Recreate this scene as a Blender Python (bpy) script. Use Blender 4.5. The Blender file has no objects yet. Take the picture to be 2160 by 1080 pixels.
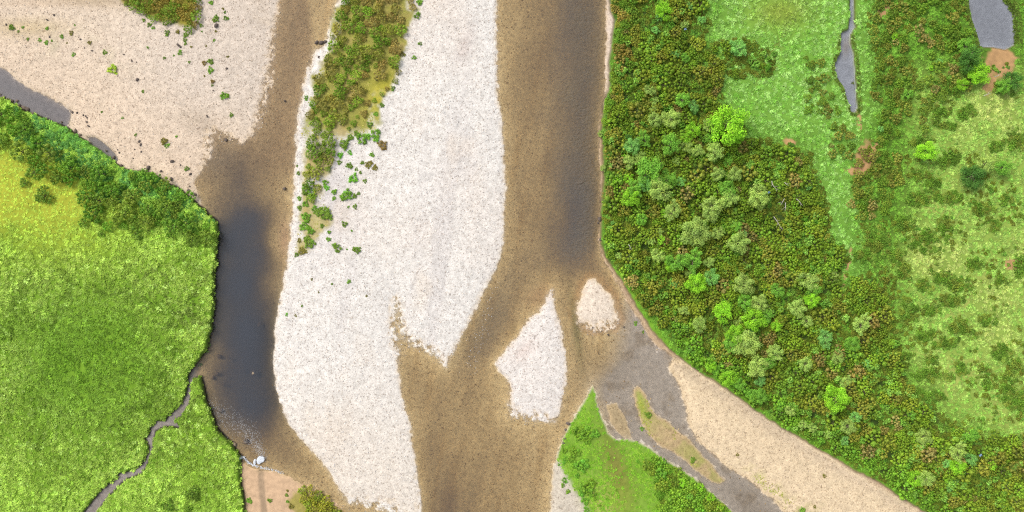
import bpy, math, random
import numpy as np
from mathutils import Vector, Matrix

# ------------------------------------------------------------------ camera, world, sun, exposure
S = 0.08                       # metres of ground per photo pixel (photo is 2160 x 1080)
CAM_H = 118.0
sc = bpy.context.scene
C = sc.collection
R = math.radians

cam_d = bpy.data.cameras.new('camera')
cam = bpy.data.objects.new('camera', cam_d); C.objects.link(cam)
cam.location = (0, 0, CAM_H)
cam.rotation_euler = (0, 0, 0)                     # straight down, as from a drone
cam_d.sensor_width = 36.0
cam_d.lens = 36.0 * CAM_H / (2160 * S)
cam_d.clip_start = 0.5
cam_d.clip_end = 6000
sc.camera = cam

SUN_EL, SUN_AZ = R(46), R(-50)                     # azimuth from +Y (up in the photo), clockwise positive
world = bpy.data.worlds.new('World'); sc.world = world
world.use_nodes = True
wn = world.node_tree; wn.nodes.clear()
w_out = wn.nodes.new('ShaderNodeOutputWorld')
w_bg = wn.nodes.new('ShaderNodeBackground'); w_bg.inputs['Strength'].default_value = 0.15
w_sky = wn.nodes.new('ShaderNodeTexSky'); w_sky.sky_type = 'NISHITA'; w_sky.sun_disc = False
w_sky.sun_elevation = SUN_EL; w_sky.sun_rotation = SUN_AZ; w_sky.dust_density = 3.0; w_sky.air_density = 1.0
w_hs = wn.nodes.new('ShaderNodeHueSaturation'); w_hs.inputs['Saturation'].default_value = 0.38   # thin cloud greys the blue
wn.links.new(w_sky.outputs[0], w_hs.inputs['Color'])
wn.links.new(w_hs.outputs[0], w_bg.inputs[0]); wn.links.new(w_bg.outputs[0], w_out.inputs[0])

sun_d = bpy.data.lights.new('sun', 'SUN'); sun_d.energy = 1.25; sun_d.angle = R(26); sun_d.color = (1.0, 0.955, 0.88)
sun = bpy.data.objects.new('sun', sun_d); C.objects.link(sun)
sdir = Vector((math.sin(SUN_AZ) * math.cos(SUN_EL), math.cos(SUN_AZ) * math.cos(SUN_EL), math.sin(SUN_EL)))
sun.rotation_euler = sdir.to_track_quat('Z', 'Y').to_euler()
sun.location = sdir * 200

sc.view_settings.view_transform = 'Standard'; sc.view_settings.look = 'None'
sc.view_settings.gamma = 1.0; sc.view_settings.use_curve_mapping = False
sc.view_settings.exposure = 0.67
sc.render.engine = 'CYCLES'
sc.cycles.max_bounces = 6; sc.cycles.diffuse_bounces = 3; sc.cycles.transparent_max_bounces = 12
sc.cycles.use_denoising = False
sc.cycles.filter_width = 1.2

rng = np.random.default_rng(7)
random.seed(7)
K = 1.45                       # a photo colour divided by this gives the surface's albedo
def lin(c):
    c = np.asarray(c, float) / 255.0
    return np.where(c <= 0.04045, c / 12.92, ((c + 0.055) / 1.055) ** 2.4)
def alb(*c): return lin(c) / K
def W(px, py): return (px - 1080.0) * S, (540.0 - py) * S
def sstep(a, b, x):
    t = np.clip((x - a) / (b - a), 0, 1); return t * t * (3 - 2 * t)

# ------------------------------------------------------------------ noise and distance fields
def _hash(i, j, seed):
    h = (i.astype(np.int64) * 374761393 + j.astype(np.int64) * 668265263 + seed * 1442695041) & 0xFFFFFFFF
    h = ((h ^ (h >> 13)) * 1274126177) & 0xFFFFFFFF
    h = h ^ (h >> 16)
    return (h & 0xFFFFFF).astype(np.float32) / float(0xFFFFFF)
def vnoise(x, y, seed=0):
    xi = np.floor(x); yi = np.floor(y); fx = (x - xi).astype(np.float32); fy = (y - yi).astype(np.float32)
    xi = xi.astype(np.int64); yi = yi.astype(np.int64)
    fx = fx * fx * (3 - 2 * fx); fy = fy * fy * (3 - 2 * fy)
    a = _hash(xi, yi, seed); b = _hash(xi + 1, yi, seed); c = _hash(xi, yi + 1, seed); d = _hash(xi + 1, yi + 1, seed)
    return (a + (b - a) * fx) * (1 - fy) + (c + (d - c) * fx) * fy
def fbm(x, y, wl, seed=0, octv=3):
    v = 0; amp = 1; tot = 0
    for o in range(octv):
        v = v + amp * vnoise(x / wl + 17.3 * o, y / wl - 9.1 * o, seed + 31 * o); tot += amp; amp *= 0.5; wl *= 0.5
    return v / tot * 2 - 1                                     # about -1 .. 1
def sdf(poly, X, Y):
    """signed distance in photo pixels, positive inside"""
    P = np.asarray(poly, np.float32); d2 = np.full(X.shape, 1e12, np.float32); ins = np.zeros(X.shape, bool)
    n = len(P)
    for k in range(n):
        ax, ay = P[k]; bx, by = P[(k + 1) % n]
        ex, ey = bx - ax, by - ay; L = ex * ex + ey * ey + 1e-9
        wx = X - ax; wy = Y - ay
        t = np.clip((wx * ex + wy * ey) / L, 0, 1)
        dx = wx - ex * t; dy = wy - ey * t
        np.minimum(d2, dx * dx + dy * dy, out=d2)
        if ay != by:
            c = ((ay > Y) != (by > Y)) & (X < (bx - ax) * (Y - ay) / (by - ay) + ax)
            ins ^= c
    d = np.sqrt(d2)
    return np.where(ins, d, -d)

# ------------------------------------------------------------------ outlines of the place (photo pixels on the ground plane)
FAR = 22000
MEADOW = [(-FAR, -4000), (-200, 100), (0, 205), (20, 215), (40, 224), (55, 236), (75, 242), (100, 253), (125, 263), (145, 271), (165, 286), (180, 296), (195, 305),
  (210, 316), (228, 326), (245, 345), (262, 356), (285, 362), (310, 363), (335, 373), (352, 386), (375, 396), (395, 410), (415, 428), (430, 441),
  (440, 455), (455, 465), (460, 478), (458, 500), (459, 520), (457, 545), (458, 560), (452, 575), (455, 600), (452, 620), (455, 640), (452, 660),
  (447, 678), (448, 695), (440, 715), (440, 730), (430, 745), (420, 760), (411, 770), (404, 781), (397, 791), (395, 806), (392, 830), (384, 846), (369, 863),
  (357, 873), (349, 886), (330, 888), (318, 900), (315, 915), (305, 926), (311, 936), (315, 946), (307, 965), (297, 980), (284, 988), (267, 994),
  (249, 998), (244, 1009), (229, 1019), (213, 1034), (197, 1055), (176, 1080), (155, 1110), (90, 1200), (0, 1310), (-2000, 4000), (-FAR, FAR)]
PENIN = [(425, 794), (429, 810), (432, 825), (436, 845), (443, 862), (450, 885), (455, 900), (468, 915), (485, 931), (498, 950), (511, 966), (506, 985), (508, 1005),
  (510, 1030), (515, 1050), (518, 1080), (522, 1130), (530, 1400), (600, FAR), (-1500, FAR), (60, 1330), (120, 1240), (185, 1112), (207, 1080), (221, 1058), (241, 1037), (256, 1021), (272, 1010), (288, 1004),
  (300, 1000), (313, 976), (323, 950), (326, 930), (329, 911), (342, 903), (360, 901), (376, 904), (391, 901), (376, 894), (369, 888), (382, 880),
  (393, 867), (401, 851), (403, 833), (405, 815), (412, 798)]
BAR_B = [(-FAR, -4600), (-200, 45), (0, 140), (20, 152), (45, 175), (70, 192), (85, 197), (110, 210), (130, 222), (150, 235), (149, 248), (146, 262), (140, 285), (200, 330), (300, 400),
  (440, 470), (432, 442), (424, 425), (416, 405), (410, 385), (418, 365), (432, 348), (441, 330), (438, 305), (438, 283), (446, 277), (470, 284), (498, 293), (512, 303), (528, 290), (540, 270), (546, 245),
  (554, 212), (561, 190), (568, 150), (573, 118), (577, 80), (583, 45), (588, 15), (595, -30), (640, -400), (900, -FAR), (-FAR, -FAR)]
BAR_C = [(722, -20), (707, 20), (696, 50), (690, 78), (676, 101), (664, 106), (661, 120), (657, 132), (648, 152), (642, 178), (637, 202), (632, 232), (628, 262), (625, 300), (622, 340), (620, 400),
  (618, 450), (612, 488), (613, 510), (606, 545), (598, 580), (592, 620), (585, 660), (580, 700), (577, 740), (578, 780), (582, 820), (590, 850), (601, 876), (615, 900),
  (632, 925), (652, 946), (672, 966), (690, 990), (705, 1015), (720, 1042), (735, 1056), (765, 1057), (800, 1063), (825, 1072), (845, 1084), (870, 1100), (886, 1090), (889, 1055), (884, 1020), (878, 980), (872, 940),
  (866, 900), (858, 870), (850, 838), (845, 800), (838, 760), (833, 722), (828, 690), (826, 655), (831, 632), (838, 634), (843, 660), (850, 690), (858, 712), (875, 718),
  (890, 727), (905, 737), (918, 744), (932, 760), (941, 776), (952, 748), (970, 715), (985, 690), (1000, 660), (1015, 630), (1030, 600), (1045, 570),
  (1056, 540), (1063, 500), (1064, 450), (1069, 400), (1066, 350), (1062, 300), (1060, 260), (1054, 220), (1050, 180), (1048, 120), (1048, 60), (1050, -20),
  (1060, -400), (1200, -FAR), (1000, -FAR), (760, -400)]
BAR_D = [(1166, 610), (1170, 622), (1168, 650), (1176, 667), (1185, 690), (1190, 720), (1195, 760), (1196, 800), (1191, 830), (1183, 858), (1173, 886), (1158, 886), (1130, 880),
  (1100, 874), (1081, 868), (1073, 848), (1076, 820), (1070, 800), (1055, 786), (1042, 768), (1060, 745), (1085, 715), (1110, 680), (1120, 667), (1135, 660), (1150, 638), (1161, 615)]
BAR_E = [(1243, 590), (1255, 588), (1268, 598), (1280, 615), (1293, 630), (1300, 650), (1304, 674), (1295, 684), (1275, 689), (1255, 694), (1235, 688), (1220, 678), (1213, 660), (1220, 635), (1230, 610)]
BANK_I = [(1292, -400), (1288, -20), (1289, 20), (1299, 42), (1297, 60), (1291, 85), (1290, 110), (1286, 140), (1286, 165), (1284, 190), (1276, 210), (1271, 240), (1269, 280), (1272, 310), (1275, 340),
  (1274, 380), (1271, 420), (1269, 470), (1269, 510), (1277, 533), (1292, 560), (1311, 590), (1326, 614), (1341, 636), (1356, 661), (1371, 686), (1391, 711), (1412, 734), (1441, 756),
  (1471, 778), (1501, 797), (1531, 817), (1561, 836), (1601, 866), (1641, 894), (1691, 923), (1741, 952), (1801, 986), (1851, 1012), (1901, 1046), (1941, 1072), (1985, 1098), (2100, 1165),
  (2600, 1450), (FAR, 13000), (FAR, -FAR), (2600, -FAR)]
MARGIN_I = [(1280, -400), (1277, -20), (1278, 60), (1275, 130), (1276, 170), (1272, 215), (1266, 240), (1263, 300), (1267, 380), (1265, 450), (1262, 505), (1272, 540), (1284, 565), (1302, 598), (1318, 628), (1340, 662), (1362, 700), (1385, 728), (1410, 750), (1445, 770), (1500, 850), (2400, 1400), (1600, 200), (1600, -FAR), (2500, -FAR)]
BAR_H = [(1411, 768), (1420, 759), (1440, 762), (1480, 790), (1560, 840), (1700, 935), (1900, 1055), (2100, 1180), (2600, 1470), (FAR, 14000), (9000, FAR), (2000, 1500), (1700, 1140), (1660, 1090), (1632, 1056), (1600, 1030), (1570, 1007), (1542, 992),
  (1520, 972), (1490, 947), (1470, 926), (1458, 906), (1451, 888), (1447, 860), (1440, 840), (1436, 822), (1427, 802), (1417, 787)]
ISLE_G = [(1335, 823), (1349, 817), (1362, 835), (1372, 866), (1398, 884), (1430, 908), (1460, 933), (1480, 955), (1500, 980), (1528, 1016), (1518, 1020), (1500, 1015), (1480, 1000), (1450, 975), (1420, 955), (1388, 935), (1368, 915), (1354, 890), (1340, 855)]
ISLE_G2 = [(1280, 855), (1300, 849), (1314, 868), (1324, 898), (1332, 925), (1318, 926), (1302, 908), (1287, 885)]
WEDGE_F = [(1251, 811), (1257, 830), (1262, 858), (1271, 882), (1279, 897), (1284, 912), (1300, 926), (1322, 926), (1350, 932), (1374, 946), (1395, 964), (1416, 976), (1441, 991), (1470, 1011), (1500, 1038), (1530, 1064), (1553, 1088), (1640, 1180), (1800, 1500), (5000, FAR),
  (1150, FAR), (1140, 1480), (1155, 1200), (1160, 1080), (1162, 1040), (1165, 1000), (1170, 975), (1180, 945), (1189, 918), (1197, 903), (1205, 889), (1220, 864), (1235, 839)]
BEACH_J = [(508, 972), (525, 985), (540, 990), (560, 992), (582, 996), (612, 1006), (637, 1020), (662, 1032), (684, 1046), (706, 1062), (722, 1082), (765, 1150), (830, 1480), (1000, FAR), (518, FAR), (518, 1080), (500, 1000)]
PUDDLE = [(184, 290), (200, 289), (215, 299), (230, 311), (241, 322), (249, 336), (244, 342), (232, 330), (212, 316), (193, 303)]
POND_A = [(1796.5, -60), (1796, 40), (1799, 60), (1790, 75), (1788, 90), (1795, 110), (1797, 140), (1800, 180), (1804, 228), (1799, 238), (1791, 236), (1785, 215), (1775, 185), (1762, 165), (1757, 150), (1758, 137), (1768, 115), (1771, 82), (1771, 73),
  (1787, 65), (1789, 40), (1788.5, -60)]
POND_B = [(2028, -40), (2037, 20), (2045, 50), (2053, 80), (2060, 103), (2090, 104), (2115, 109), (2128, 102), (2136, 94), (2134, 50), (2130, 25), (2115, 5), (2102, -12), (2085, -60), (2060, -90), (2035, -80)]
VEG_TOP = [(238, -30), (418, -30), (416, 38), (406, 57), (385, 58), (370, 50), (352, 50), (340, 46), (322, 40), (303, 29), (283, 18), (262, 9)]
VEG_C = [(728, -30), (722, 5), (707, 25), (700, 52), (697, 72), (692, 100), (682, 116), (670, 140), (666, 170), (663, 196), (655, 206), (648, 232), (643, 256), (638, 282), (640, 320), (640, 360), (640, 400), (632, 440), (628, 540), (650, 530), (668, 505), (700, 470), (700, 440), (672, 430), (690, 385),
  (705, 350), (712, 315), (722, 292), (762, 286), (800, 285), (800, 255), (795, 230), (806, 205), (830, 190), (838, 160), (850, 130), (858, 92), (865, 60), (873, 20), (880, -30)]
VEG_J = [(618, 1026), (640, 1026), (672, 1042), (700, 1062), (718, 1084), (760, 1160), (640, 1180), (612, 1090), (608, 1045)]

S1G = [(1285, -90), (1475, -90), (1485, 40), (1478, 104), (1500, 106), (1560, 92), (1622, 118), (1618, 152), (1520, 162), (1508, 200), (1530, 235), (1575, 300), (1640, 308), (1700, 333), (1712, 380), (1736, 430), (1738, 490), (1778, 545), (1770, 600), (1790, 640), (1800, 590), (1880, 570), (1868, 640), (1882, 700), (1898, 760), (1905, 810), (1950, 850), (2000, 895), (2080, 930), (2280, 900), (2280, 1280), (1900, 1080), (1500, 800), (1290, 560), (1262, 500), (1262, 220)]

# ------------------------------------------------------------------ the ground as one height field
STEP = 2.5
fx = np.arange(-150, 2310.1, STEP); fy = np.arange(-150, 1230.1, STEP)
ext = np.array([6, 14, 26, 44, 70, 110, 170, 260, 420, 700, 1200, 2200, 4200, 8000, 15000, 20000.])
xs = np.concatenate([fx[0] - ext[::-1], fx, fx[-1] + ext]); ys = np.concatenate([fy[0] - ext[::-1], fy, fy[-1] + ext])
NX, NY = len(xs), len(ys)
PX, PY = np.meshgrid(xs.astype(np.float32), ys.astype(np.float32))
wx = fbm(PX, PY, 26, 1, 3) * 5.0; wy = fbm(PX, PY, 26, 2, 3) * 5.0      # outlines wander a little
WXX, WYY = PX + wx * 0.7, PY + wy * 0.7
CX, CY = PX + wx * 0.35, PY + wy * 0.35
sd = {}
for nm, poly, a, b in [('meadow', MEADOW, CX, CY), ('penin', PENIN, CX, CY), ('B', BAR_B, WXX, WYY), ('C', BAR_C, WXX, WYY), ('D', BAR_D, WXX, WYY), ('E', BAR_E, WXX, WYY),
                       ('I', BANK_I, WXX, WYY), ('MI', MARGIN_I, WXX, WYY), ('H', BAR_H, CX, CY), ('G', ISLE_G, WXX, WYY), ('G2', ISLE_G2, WXX, WYY), ('F', WEDGE_F, CX, CY), ('J', BEACH_J, CX, CY),
                       ('puddle', PUDDLE, CX, CY), ('pa', POND_A, PX + wx * .25, PY + wy * .4), ('pb', POND_B, WXX, WYY),
                       ('vtop', VEG_TOP, WXX, WYY), ('vc', VEG_C, PX + wx * 1.6, PY + wy * 1.6), ('vj', VEG_J, WXX, WYY)]:
    sd[nm] = sdf(poly, a, b)
def blob(px, py, r, ry=None, ang=0.0):
    dx, dy = PX - px, PY - py
    if ang: c_, s_ = math.cos(R(ang)), math.sin(R(ang)); dx, dy = dx * c_ + dy * s_, -dx * s_ + dy * c_
    return np.exp(-((dx / r) ** 2 + (dy / (ry or r)) ** 2))

DEPTHS = [(640, 50, .30), (610, 20, .2), (600, 150, .22), (640, 150, .30), (600, 250, .26), (580, 330, .3), (480, 300, .15), (455, 335, .25), (520, 330, .42), (440, 375, .3), (500, 395, 1.0), (560, 400, .5), (602, 400, .3),
  (470, 430, .9), (520, 470, 2.0), (480, 500, 2.2), (540, 540, 1.8), (585, 500, .35), (596, 520, .12), (572, 600, .8), (500, 600, 2.2), (530, 700, 2.4), (475, 700, 1.6), (560, 680, 1.3), (450, 760, .8), (500, 800, 1.6), (540, 760, 2.3), (565, 760, 1.2), (560, 830, 1.7), (530, 860, 2.2),
  (470, 870, 1.2), (560, 900, 1.3), (500, 930, .9), (590, 920, .45), (520, 962, .35), (560, 960, .7), (640, 970, .35), (690, 1030, .4), (720, 1060, .25), (580, 965, .4), (800, 1090, .15),
  (1075, 100, .42), (1130, 60, .42), (1150, 200, .40), (1100, 300, .36), (1150, 400, .32), (1190, 100, .7), (1240, 60, .85), (1240, 250, .9), (1215, 300, .7), (1235, 420, 1.6), (1235, 500, 1.8), (1150, 520, .36), (1090, 520, .5), (1060, 580, .6), (1222, 555, 1.3), (1180, 450, .4),
  (1030, 660, .75), (1005, 720, .7), (1100, 620, .36), (1140, 600, .15), (1130, 630, .12), (960, 800, .42), (900, 765, .22), (870, 735, .16), (1050, 810, .25), (1100, 910, .16), (1150, 910, .14), (950, 900, .42), (905, 960, .75), (940, 1060, 1.0), (985, 1000, .6), (1000, 930, .3), (1050, 1050, .36), (1100, 1000, .28),
  (1140, 1050, .3), (870, 850, .55), (860, 780, .45), (835, 660, .1), (1200, 200, .72), (1200, 50, .7), (1250, 150, .8), (1205, 350, .85), (1215, 450, 1.6), (1200, 520, 1.3), (1172, 300, .42), (1255, 350, 1.1), (1182, 600, .55), (1182, 650, .6), (1202, 700, .6), (1215, 770, .42), (1240, 720, .14), (1230, 560, 1.0), (1262, 560, .6), (1312, 640, .25), (1280, 720, .12), (1330, 700, .10), (1380, 760, .07), (1300, 780, .32), (1270, 790, .32),
  (1280, 830, .25), (1210, 850, .36), (1190, 890, .4), (1340, 790, .09), (1400, 800, .05), (1400, 850, .06), (1450, 900, .1), (1500, 970, .18), (1550, 1010, .22), (1600, 1060, .25), (1350, 910, .15), (1400, 950, .18), (1480, 1010, .18), (1270, 870, .15), (1320, 860, .12),
  (50, 190, .3), (100, 225, .25), (140, 250, .12), (390, 840, .16), (320, 940, .10), (270, 1000, .15), (220, 1050, .2), (360, 890, .15)]
num = np.zeros_like(PX); den = np.zeros_like(PX)
for px, py, dd in DEPTHS:
    d2 = (PX - px) ** 2 + (PY - py) ** 2 + 1100.0
    wgt = 1.0 / (d2 * np.sqrt(d2)); num += wgt * dd; den += wgt
depth = num / den
depth = depth * (1 + .5 * fbm(PX * 1.3 + .25 * PY, PY * .22, 34, 36, 3) * np.exp(-depth / .8) + .3 * fbm(PX, PY * .6, 90, 37, 2) * np.exp(-depth / 1.5))

land = np.maximum.reduce([sd[k] for k in ('meadow', 'penin', 'B', 'C', 'D', 'E', 'I', 'MI', 'H', 'G', 'G2', 'F', 'J')])
steep = np.maximum(sd['meadow'], sd['penin'])
dwat = np.maximum(-land, 0)
near_bank = np.exp(-np.maximum(-steep, 0) / 10.0)
gentle = np.clip(blob(880, 730, 60, 40) + blob(838, 660, 14, 50) + blob(1110, 882, 65, 26) + blob(1258, 692, 55, 26) + blob(450, 295, 50, 45) + blob(790, 1068, 75, 22) + blob(1345, 765, 50, 40) + blob(560, 190, 30, 130), 0, 1)
shore_w = (23.0 + 30 * gentle) * (1 - near_bank) + 3.0 * near_bank
h = -depth * (1 - np.exp(-dwat / shore_w))
n_f = fbm(PX, PY, 9, 11, 2); n_m = fbm(PX, PY, 40, 12, 3); n_l = fbm(PX, PY, 160, 13, 2)
rise = np.maximum(land, 0)
gravel_h = 0.5 * (1 - np.exp(-rise / (45 + 60 * gentle))) * (1 + 0.25 * n_l) + 0.06 * n_m * sstep(5, 40, rise)
h = np.where(land > 0, np.maximum(gravel_h, (0.006 - .005 * gentle) * np.minimum(rise, 6)), h)
shore_zone = np.exp(-(land / 14.0) ** 2)
n_s = fbm(PX, PY, 5.5, 14, 1)
h += n_f * (0.012 + 0.035 * shore_zone + 0.06 * gentle * np.exp(-(land / 34.0) ** 2)) + n_s * (.028 * shore_zone + .05 * gentle * np.exp(-(land / 30.0) ** 2))
h += rng.normal(0, 1, PX.shape) * (.006 * shore_zone + .026 * gentle * np.exp(-(land / 26.0) ** 2))
# low islets and the wedge stay low
lowl = np.maximum(sd['G'], sd['G2']); h = np.where(lowl > -2, np.minimum(h, 0.14 + 0.05 * n_f), h); h = np.where(lowl > 0, np.maximum(h, .012 + .09 * (1 - np.exp(-lowl / 8.0)) + .03 * n_f), h)
h = np.where((sd['F'] > 0), np.minimum(h + 0.02, 0.22 + 0.35 * sstep(0, 60, sd['F']) + 0.05 * n_m), h)
# cut banks of the turf
bumpy = 0.10 * fbm(PX, PY, 14, 21, 2) + 0.16 * n_m + 0.25 * n_l
creek_zone = sstep(30, 8, np.maximum(-sd['meadow'], -sd['penin']) + 0 * PX) * 0 + sstep(428, 400, PX) * sstep(740, 790, PY) * sstep(60, 25, np.abs(sd['meadow'] - 0)) 
mh = 0.85 - .45 * creek_zone + bumpy * sstep(4, 30, steep)
h = np.maximum(h, np.where(steep > -3.5, -0.6 + (mh + 0.6) * sstep(-2.5, 2.5, steep + 1.2 * n_f), -9))
ih = 0.75 + bumpy * sstep(6, 40, sd['I']) + 0.25 * sstep(0, 120, sd['I'])
h = np.maximum(h, np.where(sd['I'] > -6, -0.3 + (ih + 0.3) * sstep(-5, 7, sd['I'] + 2 * n_f), -9))
# still water in the scrub and the puddle under the bank
POND_Z = 0.50
for k in ('pa', 'pb'):
    t = sstep(-7 if k == 'pb' else -4, 1.5, sd[k])
    bed = POND_Z + 0.04 - (0.30 if k == 'pb' else 0.16) * (1 - np.exp(-np.maximum(sd[k], 0) / (9.0 if k == 'pb' else 3.0))) - 0.06 * sstep(-2, 1, sd[k])
    h = h * (1 - t) + bed * t
h = np.where(sd['puddle'] > -3, np.minimum(h, 0.10 - 0.2 * sstep(-4, 3, sd['puddle'])) , h)
# a shallow runnel across the little beach
run = sstep(9, 4, np.abs(PX - (551 + 0.10 * (PY - 1000)))) * sstep(985, 1000, PY) * (sd['J'] > 0) * (sd['vj'] < 0)
h = h - 0.05 * run
H = h.astype(np.float32)

def bil(A, px, py):
    """look a field up at photo coordinates inside the fine part of the grid"""
    u = (np.asarray(px, float) - fx[0]) / STEP + len(ext); v = (np.asarray(py, float) - fy[0]) / STEP + len(ext)
    u = np.clip(u, 0, NX - 1.001); v = np.clip(v, 0, NY - 1.001); i = u.astype(int); j = v.astype(int); a = u - i; b = v - j
    return (A[j, i] * (1 - a) + A[j, i + 1] * a) * (1 - b) + (A[j + 1, i] * (1 - a) + A[j + 1, i + 1] * a) * b

# ------------------------------------------------------------------ what covers the ground: colour (albedo) and stoniness
col = np.empty(PX.shape + (3,), np.float32); peb = np.ones_like(PX)
def paint(mask, c, p=None):
    global col, peb
    m = np.clip(mask, 0, 1)[..., None]
    col = col * (1 - m) + np.asarray(c, np.float32) * m
    if p is not None: peb = peb * (1 - m[..., 0]) + p * m[..., 0]
col[:] = alb(234, 208, 156)                                        # algae-brown bed of the clear channels
paint(0.5 + 0.5 * fbm(PX, PY * 0.35, 22, 41, 3), alb(246, 222, 170))
paint(sstep(-.1, .7, fbm(PX * 1.5 + PY * .25, PY * .16, 26, 46, 3)) * .4, alb(212, 180, 124)); paint(sstep(.1, .7, fbm(PX, PY * .5, 70, 47, 3)) * .2, alb(206, 182, 136))
chL = sstep(660, 640, PX - .1 * PY) * sstep(420, 330, PY) * (PX > 400)
paint(chL * .85, alb(196, 168, 128))
grey = sstep(1270, 1345, PX + 0.15 * (PY - 700)) * sstep(600, 680, PY + 0.5 * (PX - 1300)) * (PX > 1240)
grey = np.clip(grey + blob(1290, 820, 50, 45) * 0.8, 0, 1)
paint(grey * 0.92, alb(204, 194, 182), .35)
paint(grey * sstep(0.15, .6, fbm(PX, PY, 30, 43, 3)) * 0.4, alb(166, 146, 116), .9)
paint(sstep(330, 240, PX + 0.4 * PY) * (PX < 330), alb(160, 152, 150), 0.2)   # silt of the backwater
creek = sstep(28, 10, np.minimum(np.abs(sd['meadow']), np.abs(sd['penin']))) * sstep(425, 405, PX) * (PY > 740)
paint(creek, alb(196, 186, 178), 0.2)
paint(blob(470, 340, 60, 40) * .8, alb(168, 150, 125)); paint(blob(600, 505, 14, 45) * .9, alb(222, 188, 150), 0.3)
paint(blob(1135, 625, 30, 20, -35) * .7, alb(215, 180, 135), .4); paint(sstep(14, 2, np.abs(sd['E'] + 6)) * .6, alb(215, 175, 125), .5)
paint(blob(1215, 690, 9, 80, -8) * .6, alb(120, 125, 70))
paint(sstep(1170, 1235, PX) * sstep(560, 480, PY) * (PX < 1290) * .7, alb(178, 156, 118))
pool = np.clip(sstep(.4, 2.0, depth) * (PX < 640), 0, 1)
paint(pool * .9, alb(104, 106, 112), .4)
# dry gravel
wob = 3 * n_f
above = .5 * sstep(-.012, .012, H) + .5 * sstep(-.13, .0, H)
def dry(k, c, f=3, p=1.0): paint((.5 * sstep(-f - 14 * gentle, f - 14 * gentle, sd[k] + wob) + .5 * sstep(-14 - 14 * gentle, f, sd[k] + wob)) * above, c, p)
dry('MI', alb(222, 205, 188)); paint(sstep(-3, 3, sd['MI'] + wob) * sstep(215, 245, PY), alb(190, 164, 134), .8); dry('B', alb(226, 208, 186)); dry('C', alb(234, 229, 221)); dry('D', alb(232, 225, 217)); dry('E', alb(232, 217, 198))
dry('H', alb(229, 207, 172)); dry('G', alb(190, 166, 125)); dry('G2', alb(178, 158, 122)); dry('F', alb(208, 198, 180)); dry('J', alb(216, 182, 146), 3, .25)
inB = sstep(0, 10, sd['B'])
paint(inB * sstep(330, 90, PY - 0.10 * PX + 60 * n_l) * 0.45 * sstep(200, 420, PX), alb(216, 206, 196))
paint(inB * sstep(240, 0, sd['meadow'] * -1) * .4, alb(232, 204, 172))
paint(inB * blob(60, 60, 90, 22, 0) * .6, alb(200, 178, 130)); paint(inB * blob(100, 8, 150, 12) * .5, alb(205, 180, 150)); paint(inB * sstep(.1, .7, n_m) * blob(150, 95, 120, 30, 14) * .5, alb(196, 188, 150))
paint(inB * blob(425, 262, 50, 22, 25) * .5, alb(190, 172, 150)); paint(inB * sstep(0.25, .8, fbm(PX, PY * 2.0 - PX * .8, 90, 52, 3)) * .35, alb(205, 186, 160))
inC = sstep(0, 12, sd['C'])
paint(inC * sstep(0.0, .7, fbm(PX, PY * .5, 120, 55, 3)) * .35, alb(230, 214, 198)); paint(inC * blob(700, 400, 40, 140) * .6, alb(216, 208, 205), .7)
paint(inC * sstep(.1, .6, fbm(PX * 1.6 + .2 * PY, PY * .25, 80, 58, 4)) * .5, alb(212, 206, 202)); paint(inC * sstep(.25, .7, fbm(PX, PY * .4, 60, 59, 3)) * .3, alb(226, 208, 186))
paint(inC * blob(980, 100, 14, 40, 20) * .5, alb(205, 190, 182)); paint(inC * sstep(700, 1050, PY) * .5, alb(230, 216, 196))
paint(blob(1105, 740, 30, 16, -40) * sstep(0, 8, sd['D']) * .5, alb(212, 192, 182))
inH = sstep(0, 10, sd['H'])
paint(inH * sstep(45, 5, -sd['I']) * .5, alb(192, 172, 150)); paint(inH * sstep(0, 0.8, fbm(PX, PY, 70, 57, 3)) * .35, alb(212, 190, 158))
paint(inH * blob(1625, 1030, 60, 16, 42) * sstep(-.1, .4, n_f) * .55, alb(170, 172, 80)); paint(inH * blob(1690, 1075, 40, 20) * sstep(-.1, .4, n_f) * .4, alb(160, 160, 80))
paint(blob(1880, 1022, 60, 7, 31) * .8 * inH, alb(168, 158, 148), .3)
# stones wetted at the water's edge
wet = sstep(0.10, 0.0, H) * (land > -1) * (sd['I'] < 0) * (steep < -2)
paint(wet * .35, alb(206, 178, 134))
# islets and the green wedge
paint(sstep(-2, 8, sd['G']) * sstep(-.2, .5, n_m + .5 * n_f) * .55 * (1 - .8 * blob(1400, 915, 60, 25, 38)), alb(150, 165, 60), .4)
paint(sstep(0, 9, sd['G']) * blob(1350, 855, 16, 40, -10) * .85, alb(150, 172, 58), .3)
fg = sstep(-1, 6, sd['F']) * sstep(34, 0, PY - 985 - 1.6 * (PX - 1195) + 10 * n_m)
fg = np.maximum(fg, sstep(0, 6, sd['F']) * sstep(1205, 1225, PX + 6 * n_m) * sstep(1010, 985, PY - 0.9 * (PX - 1230)))
fg = np.maximum(fg, sstep(-1, 6, sd['F']) * sstep(1270, 1320, PX - .25 * (PY - 980) + 8 * n_m))
paint(fg * .95, alb(128, 172, 42), .1)
paint(fg * blob(1300, 985, 26, 85, -18) * .9, alb(132, 128, 62), .6); paint(fg * sstep(.1, .6, fbm(PX, PY, 24, 68, 3)) * .4, alb(104, 146, 36), .1); paint(fg * blob(1300, 1060, 30, 60) * .4, alb(150, 160, 60), .3)
paint(sstep(0, 8, sd['F']) * blob(1265, 1060, 32, 45, -15) * sstep(-.3, .3, n_f) * .7, alb(196, 190, 110), .4)
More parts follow.
